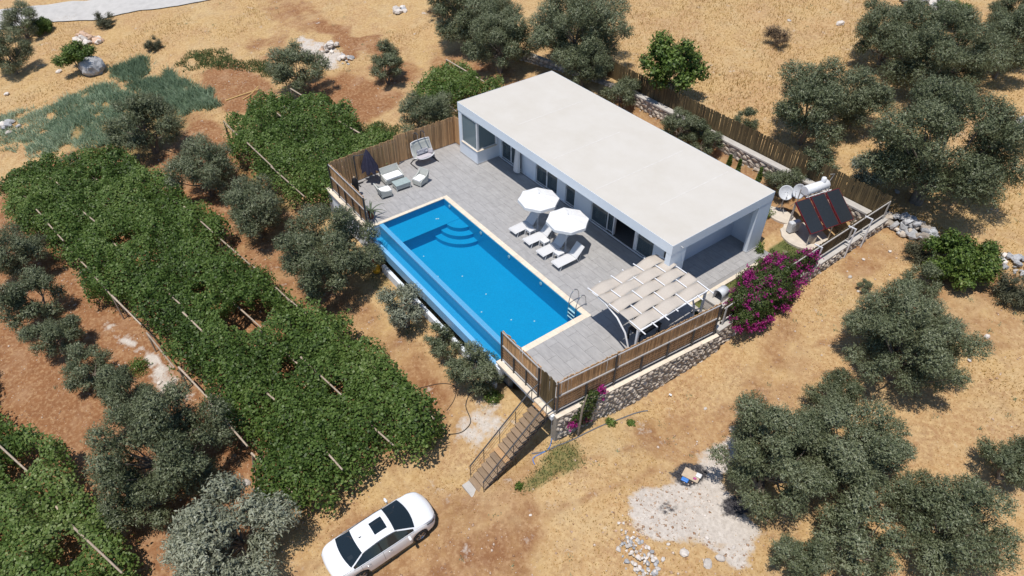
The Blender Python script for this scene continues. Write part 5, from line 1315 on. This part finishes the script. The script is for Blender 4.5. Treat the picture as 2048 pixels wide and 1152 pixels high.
TREES = [
 (-17.93,-15.58,2.25,('L',0),'large olive tree between the dark crop bed and the long vine roof'),
 (-9.75,-14.16,2.0,('L',1),'olive tree in the row between the vine roofs, second from the crop bed'),
 (-3.11,-13.23,1.9,('L',2),'olive tree in the row between the vine roofs, third from the crop bed'),
 (4.3,-11.75,2.65,('X',0),'big olive tree beside the yellow drum at the far pool corner'),
 (10.05,-10.25,1.25,('LOO',0),'sparse silvery olive below the middle of the pool overflow'),
 (12.95,-9.85,.85,('S',0),'small olive below the pool between the sparse silvery one and the stair side'),
 (15.85,-9.75,1.22,('M',0),'olive tree hiding the pool corner by the short slat fence'),
 (-9.94,-25.96,1.65,('L',3),'olive at the left edge of the photo beside the long vine roof'),
 (-4.55,-25.89,1.65,('M',1),'olive second in the left row, with a hard shadow on the red soil'),
 (-1.3,-25.62,1.25,('M',2),'olive third in the left row, half merged with its neighbours'),
 (2.11,-24.71,1.15,('M',0),'small olive fourth in the left row beside the pale stone line'),
 (5.27,-23.5,1.3,('M',1),'olive in the left row just above the largest one there'),
 (10.64,-22.99,2.55,('X',1),'largest olive of the left row, between both vine roofs'),
 (11.7,-24.4,1.4,('M',2),'low olive in front of the largest one of the left row'),
 (16.2,-22.0,2.05,('SIL',0),'silver leaved olive tree at the bottom, left of the white car'),
 (-47.98,-19.33,1.65,('M',0),'olive by the road in the top left corner'),
 (-48.03,-17.92,.95,('GRN',0),'small fresh green bush beside the road at the top left'),
 (-40.48,-21.61,1.8,('L',0),'olive with a dark shadow at the left edge in the dry grass'),
 (-35.82,-16.89,1.5,('GRN',2),'small green tree with a bare leaning trunk by the grey boulder'),
 (-17.0,-3.73,2.1,('LOO',1),'loose tall olive tree at the far corner of the square vine roof'),
 (-13.54,2.06,1.5,('M',1),'lone round olive tree on the grass above the square vine roof'),
 (-13.28,10.05,3.2,('XX',0),'big dark olive at the top edge left of the pair behind the villa'),
 (-7.87,9.12,2.45,('X',2),'rounded olive in front of the big dark one behind the villa'),
 (-3.14,12.97,3.4,('XX',1),'big dark olive at the top edge right behind the villa corner'),
 (-.87,11.6,1.7,('L',1),'olive standing directly behind the far villa corner'),
 (2.0,12.9,1.35,('M',2),'slim grey olive at the start of the bamboo fence behind the villa'),
 (4.52,14.75,1.9,('GRN',1),'broad leaved green tree standing above the long bamboo fence'),
 (7.8,12.7,1.15,('M',0),'olive behind the villa in front of the pale wall cap'),
 (9.9,12.6,1.1,('M',1),'upright olive behind the villa where the stone wall comes into view'),
 (10.92,15.4,.75,('S',1),'small olive bush in the golden field just beyond the fence'),
 (16.0,12.9,1.1,('M',2),'low olive over the stone wall just above the satellite dishes'),
 (16.87,14.6,1.0,('S',0),'olive leaning over the bamboo fence above the solar tank'),
 (14.04,17.0,2.35,('L',2),'olive of many separate clumps at the edge of the golden field'),
 (14.9,20.8,2.1,('L',3),'clumpy olive on the stony strip between the field and the great olives'),
 (11.4,30.1,2.45,('X',0),'tall olive at the far right end of the golden field'),
 (15.66,28.6,3.25,('XX',2),'great spreading olive with visible limbs at the top right'),
 (22.0,17.0,3.6,('XX',0),'largest olive tree, right of the solar heater fence'),
 (17.93,33.8,2.1,('L',0),'olive at the right edge beside the great spreading one'),
 (15.0,41.1,1.6,('L',1),'olive in the top right corner of the photo'),
 (26.36,12.95,1.5,('GRN',0),'round bright green bush beside the tumbled boulder wall'),
 (24.75,12.8,.8,('SHR',0),'grey green wispy shrub between the boulders and the round bush'),
 (27.9,5.2,2.5,('XX',1),'big olive alone on the right slope below the round green bush'),
 (26.0,10.4,.85,('S',1),'small olive seedling above the big olive of the right slope'),
 (24.1,8.85,.34,('S',0),'tiny olive sprig on the slope outside the stone wall'),
 (27.6,-3.4,2.2,('X',1),'many clumped olive beside the ash patch'),
 (29.4,-.9,2.15,('X',2),'wide olive just right of the one beside the ash patch'),
 (27.3,1.6,1.05,('M',2),'olive top rising above the two by the ash patch'),
 (32.1,.0,.95,('M',0),'small olive between the ash patch pair and the corner olive'),
 (30.7,-5.4,.95,('M',1),'small olive at the bottom edge below the two beside the ash'),
 (31.6,-3.35,1.4,('M',0),'olive at the bottom edge, left of the corner one'),
 (33.7,-.5,1.8,('L',3),'olive in the bottom right corner'),
 (33.6,3.9,1.1,('M',2),'olive at the right edge above the corner one'),
 (29.1,13.1,.9,('SHR',0),'grey green shrub at the right edge beyond the round bush'),
 (11.3,39.6,1.35,('GRN',0),'yellow green bush at the top right edge'),
 (19.6,15.3,1.15,('LOO',0),'sparse olive between the bamboo fence and the largest olive'),
 (-4.14,-.08,1.75,('L',2),'dark olive behind the swing seat fence beside the villa'),
 (-1.9,-30.2,1.2,('M',0),'olive tip at the left edge below the left row'),
 (4.45,27.1,1.0,('DEA',0),'dead brown shrub in the golden field'),
 (-20.0,11.0,1.0,('DEA',0),'dry brown shrub at the top edge left of the dark olives'),
 (-35.0,-10.5,.7,('SHR',0),'grey weed shrub beside the dark crop bed and boulder'),
 (-44.6,-12.7,.9,('SHR',0),'grey shrub below the road on the dry grass'),
]
for i, (u_, v_, R, key, lb) in enumerate(TREES):
    p, R0 = PRO[key]
    o = p if key not in USED else copy_tree(p); USED.add(key)
    s = R/R0; o.location = (u_, v_, gz(u_, v_)); o.rotation_euler = (0, 0, (i*2.39) % 6.28); o.scale = (s, s, s*(.94+.12*((i*7) % 5)/4)); o['label'] = lb
    if 'olive' in lb: o['group'] = 'olive trees'
for key, (p, R0) in PRO.items():
    if key not in USED:
        for ch in list(p.children): bpy.data.objects.remove(ch)
        bpy.data.objects.remove(p)
# small cypress-like saplings in the back yard
for i, (u_, v_, h) in enumerate(((12.86,12.7,1.1),(14.2,13.1,1.0),(11.85,13.1,.8))):
    r = np.random.RandomState(90+i); n = 900; f = r.rand(n); rad = .20*(1-f*.6)*np.sqrt(r.rand(n)); a = r.rand(n)*2*PI
    P = np.stack([rad*np.cos(a), rad*np.sin(a), .1+f*h], 1); t = empty('sapling', (u_, v_, gz(u_, v_)), 0, ('slim green sapling against the stone wall behind the villa, middle one','slim green sapling closest to the satellite dishes behind the villa','smallest green sapling against the back stone wall')[i], 'sapling', 'green saplings along the back wall')
    link('foliage', leaf_cloud('foliage', P, r.randn(n,3)+np.array([0,0,.5]), r.randn(n,3)+np.array([0,0,1]), np.full(n,.11), np.full(n,.05), np.clip(.45+.2*r.randn(n),0,1), M['bush_leaf']), t)
    MB().tube([(0,0,-.1),(0,0,h*.8)], .018, 5).build('stem', M['bark'], t)

# ------------------------------------------------------------------ vines on pole roofs
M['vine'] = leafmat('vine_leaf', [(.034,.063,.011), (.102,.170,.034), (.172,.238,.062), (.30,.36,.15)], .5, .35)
def vine_roof(name, label, poly, h, dens, seed, beams, holes=(), lsize=.135, slope=None, posts=(), thick=.75):
    r = np.random.RandomState(seed); A = area(poly); xs = [p[0] for p in poly]; ys = [p[1] for p in poly]
    n = int(dens*(max(xs)-min(xs)+1)*(max(ys)-min(ys)+1)); u = r.uniform(min(xs)-.6, max(xs)+.6, n); v = r.uniform(min(ys)-.6, max(ys)+.6, n)
    wu, wv = (vnoise(u, v, 2.3, seed+7)-.5)*1.5, (vnoise(u, v, 2.3, seed+8)-.5)*1.5
    ins = soft(u+wu, v+wv, poly, .25); ins2 = soft(u+wu, v+wv, poly, .75)
    clump = vnoise(u, v, 1.15, seed); f2 = vnoise(u, v, .42, seed+1)
    keep = r.rand(n) < ins*sstep(.06, .22, clump*.65+f2*.35)
    for hu, hv, hr in holes: keep &= ((u-hu)**2+(v-hv)**2 > (hr*(.7+.6*f2))**2)
    u, v, ins2, clump, f2 = u[keep], v[keep], ins2[keep], clump[keep], f2[keep]; n = len(u)
    edge = 1-ins2
    z0 = ground_z(u, v)*.25+.75*np.array(slope(u, v) if slope else ground_z(u, v))
    surf = h+(clump-.5)*1.0+(f2-.5)*.62-edge*r.rand(n)*1.75
    z = z0+surf-thick*r.rand(n)**1.8
    # surface slope follows the bumps so that leaves shade each other
    e = .12; gx = (vnoise(u+e, v, 1.15, seed)-clump)*1.0/e+(vnoise(u+e, v, .42, seed+1)-f2)*.62/e
    gy = (vnoise(u, v+e, 1.15, seed)-clump)*1.0/e+(vnoise(u, v+e, .42, seed+1)-f2)*.62/e
    N_ = np.stack([-gx, -gy, np.full(n, .9)], 1)+r.randn(n, 3)*.45
    P = np.stack([u, v, z], 1); c = P.mean(0); c[2] = float(ground_z(c[0], c[1])); 
    t = empty(name, tuple(c), 0, label, 'vine roof'); P = P-c
    yel = .22*sstep(.55, .75, vnoise(u, v, 3.0, seed+3))
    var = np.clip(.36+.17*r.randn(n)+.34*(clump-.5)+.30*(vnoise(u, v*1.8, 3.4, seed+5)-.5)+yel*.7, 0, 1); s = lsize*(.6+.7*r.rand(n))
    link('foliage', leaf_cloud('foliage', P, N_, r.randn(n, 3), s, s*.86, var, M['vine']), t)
    for bi, (a, b) in enumerate(beams):
        dip = .20 if bi in (0, len(beams)-1) else .42
        A_, B_ = Vector((*a, 0)), Vector((*b, 0)); L = (B_-A_).length; k = max(1, int(L/3.6))
        for i in range(k):
            p, q_ = A_.lerp(B_, i/k), A_.lerp(B_, (i+1)/k); jj = [r.uniform(-.12,.12) for _ in range(4)]
            dip = (.10 if r.rand() < .42 else .55)+.12*(bi not in (0, len(beams)-1))
            zz = [float((slope or ground_z)(np.array(w.x), np.array(w.y)))+h-dip for w in (p, q_)]
            o = MB().tube([(p.x+jj[0]-c[0], p.y+jj[1]-c[1], zz[0]-c[2]+.02), (q_.x+jj[2]-c[0], q_.y+jj[3]-c[1], zz[1]-c[2]+.05)], [.055,.042], 6).build('pole', M['pole'], t)
            g_ = gz(p.x, p.y)
            MB().tube([(p.x+jj[0]-c[0], p.y+jj[1]-c[1], g_-.3-c[2]), (p.x+jj[0]-c[0], p.y+jj[1]-c[1], zz[0]-c[2]+.02)], .045, 6).build('post', M['pole'], t)
            st_ = MB(); ox, oy = r.uniform(-.5,.5,2)
            st_.tube([(p.x+ox-c[0], p.y+oy-c[1], g_-.2-c[2]), (p.x+ox*.6-c[0]+.1, p.y+oy*.6-c[1], g_+h*.5-c[2]), (p.x+ox*.3-c[0], p.y+oy*.3-c[1], zz[0]-c[2]-.2)], [.05,.04,.025], 5); st_.build('vine_stem', M['bark'], t)
    return t
def plane_fit(poly):
    pu = np.array([p[0] for p in poly]); pv = np.array([p[1] for p in poly]); zz = ground_z(pu, pv); A_ = np.stack([pu, pv, np.ones(len(pu))], 1); k = np.linalg.lstsq(A_, zz, rcond=None)[0]
    return lambda u, v: k[0]*np.asarray(u)+k[1]*np.asarray(v)+k[2]
V1 = [(-20.4,-25.3),(-19.6,-21.5),(-18.4,-18.2),(-12.0,-17.0),(-3.3,-15.5),(3.2,-14.2),(8.8,-13.3),(13.4,-12.7),(17.2,-12.35),(17.5,-13.6),(16.4,-15.4),(17.0,-17.6),(16.9,-19.3),(15.4,-19.9),(13.4,-19.5),(7.7,-20.8),(4.4,-21.0),(-1.2,-22.1),(-9,-23.5),(-16.4,-25.4)]
lerp = lambda a, b, f: (a[0]+(b[0]-a[0])*f, a[1]+(b[1]-a[1])*f)
e0, e1, g0, g1 = (-18.6,-18.35), (16.9,-12.55), (-19.6,-25.2), (16.4,-19.35)
vine_roof('vine_roof', 'long dark green vine roof on wooden poles through the orchard', V1, 2.05, 640, 201,
    [(lerp(e0,g0,f), lerp(e1,g1,f)) for f in (.01,.34,.67,.985)], [(-6.2,-20.3,.9),(5.2,-16.9,1.2),(9.6,-16.6,.55),(-15.0,-20.0,.5),(1.5,-18.2,.4),(12.5,-15.4,.4)], slope=plane_fit(V1))
V2 = [(-14.4,-11.1),(-15.0,-9.4),(-15.0,-6.3),(-10.2,-4.4),(-6.0,-4.3),(-2.7,-3.7),(-1.5,-5.5),(-1.35,-9.0),(-2.0,-10.6),(-6.9,-11.2),(-12.0,-11.35)]
vine_roof('vine_roof', 'square vine roof beside the slat fence of the pool deck', V2, 2.1, 640, 221, [((-15.0,-10.9),(-1.6,-10.5)),((-15,-7.8),(-1.6,-7.2)),((-14.8,-5.6),(-2.6,-3.9))], slope=plane_fit(V2))
V3 = [(-6,-33.5),(-2.0,-30.2),(.1,-29.1),(3.0,-27.7),(6.5,-27.3),(10.1,-26.4),(13.9,-25.5),(15.6,-26.3),(16.6,-28.5),(13.0,-33),(4,-35)]
vine_roof('vine_roof', 'vine roof in the bottom left corner beside the red soil', V3, 2.05, 600, 241, [((-4,-31.6),(15.0,-26.0)),((-1,-33.5),(14.5,-29.6))], [(6.6,-28.4,.9),(9.5,-30.3,.6),(2.4,-29.6,.5),(12.3,-27.6,.6)], slope=plane_fit(V3))
V4 = [(-9.3,2.6),(-9.6,4.4),(-10.3,5.8),(-6.5,5.4),(-4.0,5.9),(-3.2,5.0),(-3.6,2.2),(-5.5,1.6)]
vine_roof('vine_roof', 'small vine roof behind the villa beside the dark olive', V4, 2.0, 560, 261, [((-9.4,2.4),(-3.4,2.1)),((-9.8,5.4),(-3.4,5.2))], [(-4.4,3.6,.45)], slope=plane_fit(V4))

# ------------------------------------------------------------------ bougainvillea and bed plants
M['boug_leaf'] = leafmat('bougainvillea_leaf', [(.015,.028,.007), (.045,.075,.015), (.09,.12,.03), (.16,.18,.06)], .5, .25)
M['boug_flower'] = leafmat('magenta_bract', [(.17,.008,.085), (.31,.014,.165), (.43,.04,.25)], .6, .3)
def bougain(name, label, mass, nleaf, nflower, fl_clusters, seed, trunk, lsz=.085):
    r = np.random.RandomState(seed); m = np.array(mass); c = m[0,:3].copy(); c[2] = gz(c[0], c[1])
    w = m[:,3]*m[:,4]*m[:,5]; k = r.choice(len(m), nleaf, p=w**.67/(w**.67).sum()); d = unit(r.randn(nleaf, 3)+np.array([0,-.1,.15])); rad = .55+.45*r.rand(nleaf)**.5
    lump = 1+.16*np.sin(d[:,[0]]*9+k[:,None])*np.cos(d[:,[2]]*8)
    P = m[k,:3]+d*m[k,3:6]*rad[:,None]*lump
    t = empty(name, tuple(c), 0, label, 'flowering shrub')
    ok = P[:,2] > ground_z(P[:,0], P[:,1])-.02
    P, d, k = P[ok], d[ok], k[ok]; n = len(P)
    link('foliage', leaf_cloud('foliage', P-c, d+r.randn(n,3)*.5, r.randn(n,3), lsz*(.7+.6*r.rand(n)), lsz*.7*(.7+.6*r.rand(n)), np.clip(.4+.2*r.randn(n),0,1), M['boug_leaf']), t)
    fc = np.array(fl_clusters); w = fc[:,3]; k = r.choice(len(fc), nflower, p=w**2/(w**2).sum())
    Q = fc[k,:3]+r.randn(nflower,3)*fc[k,3:4]*np.array([.42,.42,.36]); n = nflower
    link('blossom', leaf_cloud('blossom', Q-c, r.randn(n,3)+np.array([0,0,.9]), r.randn(n,3), .085*(.7+.6*r.rand(n)), .075*(.7+.6*r.rand(n)), np.clip(.5+.25*r.randn(n),0,1), M['boug_flower']), t)
    mb = MB()
    for (x,y) in trunk: 
        mb.tube([(x-c[0],y-c[1],gz(x,y)-.2-c[2]),(x-c[0]+.1,y-c[1],.35-c[2]),(x-c[0],y-c[1]+.3,.9-c[2])],[.06,.05,.03],6)
    mb.build('stem', M['bark'], t); return t
BM = [(21.35,2.2,1.25,.5,.9,.55),(21.35,3.8,1.45,.5,1.0,.55),(21.35,5.4,1.45,.5,.9,.5),(21.4,6.8,1.45,.35,.7,.45),(21.6,3.0,.75,.85,1.3,.9),(21.8,2.1,.5,.6,.8,.65),(21.45,4.7,.90,.95,1.25,1.0),(21.2,6.1,.95,.75,1.0,.8),(21.5,7.4,.95,.40,.65,.75),(22.1,3.2,.0,.45,.9,.5),(20.6,4.4,.8,.8,1.2,.6),(22.0,5.0,.1,.45,.8,.6),(20.3,6.2,.6,.6,.9,.5)]
rr_ = np.random.RandomState(8); FC = []
for b_ in BM:
    for _ in range(12):
        d_ = unit(rr_.randn(3)+np.array([.35,-.25,.25])); FC.append((b_[0]+d_[0]*b_[3]*1.02, b_[1]+d_[1]*b_[4]*1.02, b_[2]+d_[2]*b_[5]*1.02, .09+.15*rr_.rand()))
FC += [(20.75,3.4,1.45,.42),(20.5,3.9,1.35,.36),(21.6,7.4,1.55,.42),(21.85,7.0,1.0,.36),(21.95,6.5,.55,.34),(22.15,5.9,.2,.34),(21.6,7.7,1.5,.30),(20.3,5.6,1.2,.34),(20.5,6.4,1.2,.28),(22.3,2.1,.0,.30),(22.4,2.8,-.2,.28),(22.1,1.3,.3,.26),(22.4,3.6,-.1,.28),(21.6,3.6,1.7,.38),(22.1,4.2,1.1,.34),(21.6,2.2,1.5,.34),(22.5,4.6,.1,.3)]
bougain('bougainvillea', 'large magenta bougainvillea spilling over the stone wall by the pergola', BM, 40000, 8200, FC, 301, [(21.0,3.0),(20.9,5.4),(21.05,6.6)])
BM2 = [(20.95,-7.35,-.35,.30,.55,.45),(20.92,-7.0,.1,.22,.40,.35),(20.95,-7.9,-.65,.22,.35,.3),(21.0,-7.4,-1.0,.22,.4,.4)]
FC2 = [(20.95,-6.55,.35,.22),(20.97,-6.35,.05,.18),(21.0,-6.5,-.25,.16),(21.05,-8.25,-.75,.24),(21.0,-8.0,-1.0,.16),(21.1,-7.4,-1.0,.18)]
bougain('bougainvillea', 'small bougainvillea with few pink flowers climbing the deck corner by the stairs', BM2, 2600, 420, FC2, 302, [(21.15,-7.9)])
def small_bush(name, label, u_, v_, R, H, n, mtl, seed, ls=.09, cat='plant'):
    r = np.random.RandomState(seed); d = unit(r.randn(n,3)+np.array([0,0,.5])); P = d*np.array([R,R,H])*(.4+.6*r.rand(n)**.5)[:,None]*(1+.2*np.sin(d[:,[0]]*9+seed)); P[:,2] = np.abs(P[:,2])
    t = empty(name, (u_,v_,gz(u_,v_)), 0, label, cat)
    link('foliage', leaf_cloud('foliage', P, d+r.randn(n,3)*.5, r.randn(n,3), ls*(.7+.6*r.rand(n)), ls*.6*(.7+.6*r.rand(n)), np.clip(.5+.2*r.randn(n),0,1), mtl), t)
    MB().tube([(0,0,-.1),(0,0,H*.6)], .02, 5).build('stem', M['bark'], t); return t
small_bush('garden_plant', 'little yellow green plant in the bed at the pergola corner', 19.75,2.95,.22,.28,260, M['bush_leaf'], 401)
small_bush('garden_plant', 'leafy climbing plant beside the right carport pillar', 18.75,7.35,.30,1.1,900, M['bush_leaf'], 402)
small_bush('garden_plant', 'low green plant in the bed left of the carport pillar', 19.5,6.6,.40,.35,500, M['bush_leaf'], 403)
small_bush('garden_plant', 'green bush under the far side of the dishes', 16.6,10.6,.6,.5,800, M['bush_leaf'], 404)
small_bush('garden_plant', 'dark green plant growing under the deck by the white support', 16.9,-9.5,.5,.45,800, M['bush_leaf'], 405)
small_bush('garden_plant', 'low green weed clump on the slope at the wall foot', 21.5,-6.2,.28,.25,350, M['bush_leaf'], 406)
small_bush('garden_plant', 'green weed on the dry slope beside the wall hose', 22.0,-5.4,.22,.16,250, M['bush_leaf'], 407)
small_bush('garden_plant', 'fresh green weed beside the pale stone line of the vines', 2.6,-22.6,.65,.5,1000, M['bush_leaf'], 408)
small_bush('garden_plant', 'green weed in the grass at the foot of the stairs', 21.4,-11.4,.22,.16,220, M['bush_leaf'], 409)
for nm, lb, ct in (('ground','dry grass and red soil ground sloping across the orchard','ground'),('road','pale asphalt road crossing the top left corner','road'),('pool_deck','grey tiled pool deck around the villa','deck'),('dry_grass','dry golden grass over the open ground','grass'),('green_grass','green grass in the garden beds and damp spots','grass'),('pebbles','small pale pebbles on the bare soil','pebbles'),
    ('water','clear blue water filling the swimming pool','water'),('water.001','water in the narrow overflow trough of the pool','water'),('green_crop_bed','dark blue green crop bed beside the grey boulder','crop bed'),('green_crop_bed.001','blue green crop bed beside the large orchard olive','crop bed'),('grey_weeds','pale grey green weeds at the left edge above the vines','weeds'),
    ('melon_vines','fresh green creeping plants in a strip beyond the crop beds','ground plants'),('melon_vines.001','small green creeping patch by the dark olive beside the villa','ground plants'),('melon_vines.002','green creeping patch beside the square vine roof','ground plants')):
    o = bpy.data.objects.get(nm)
    if o: tag(o, lb, ct)
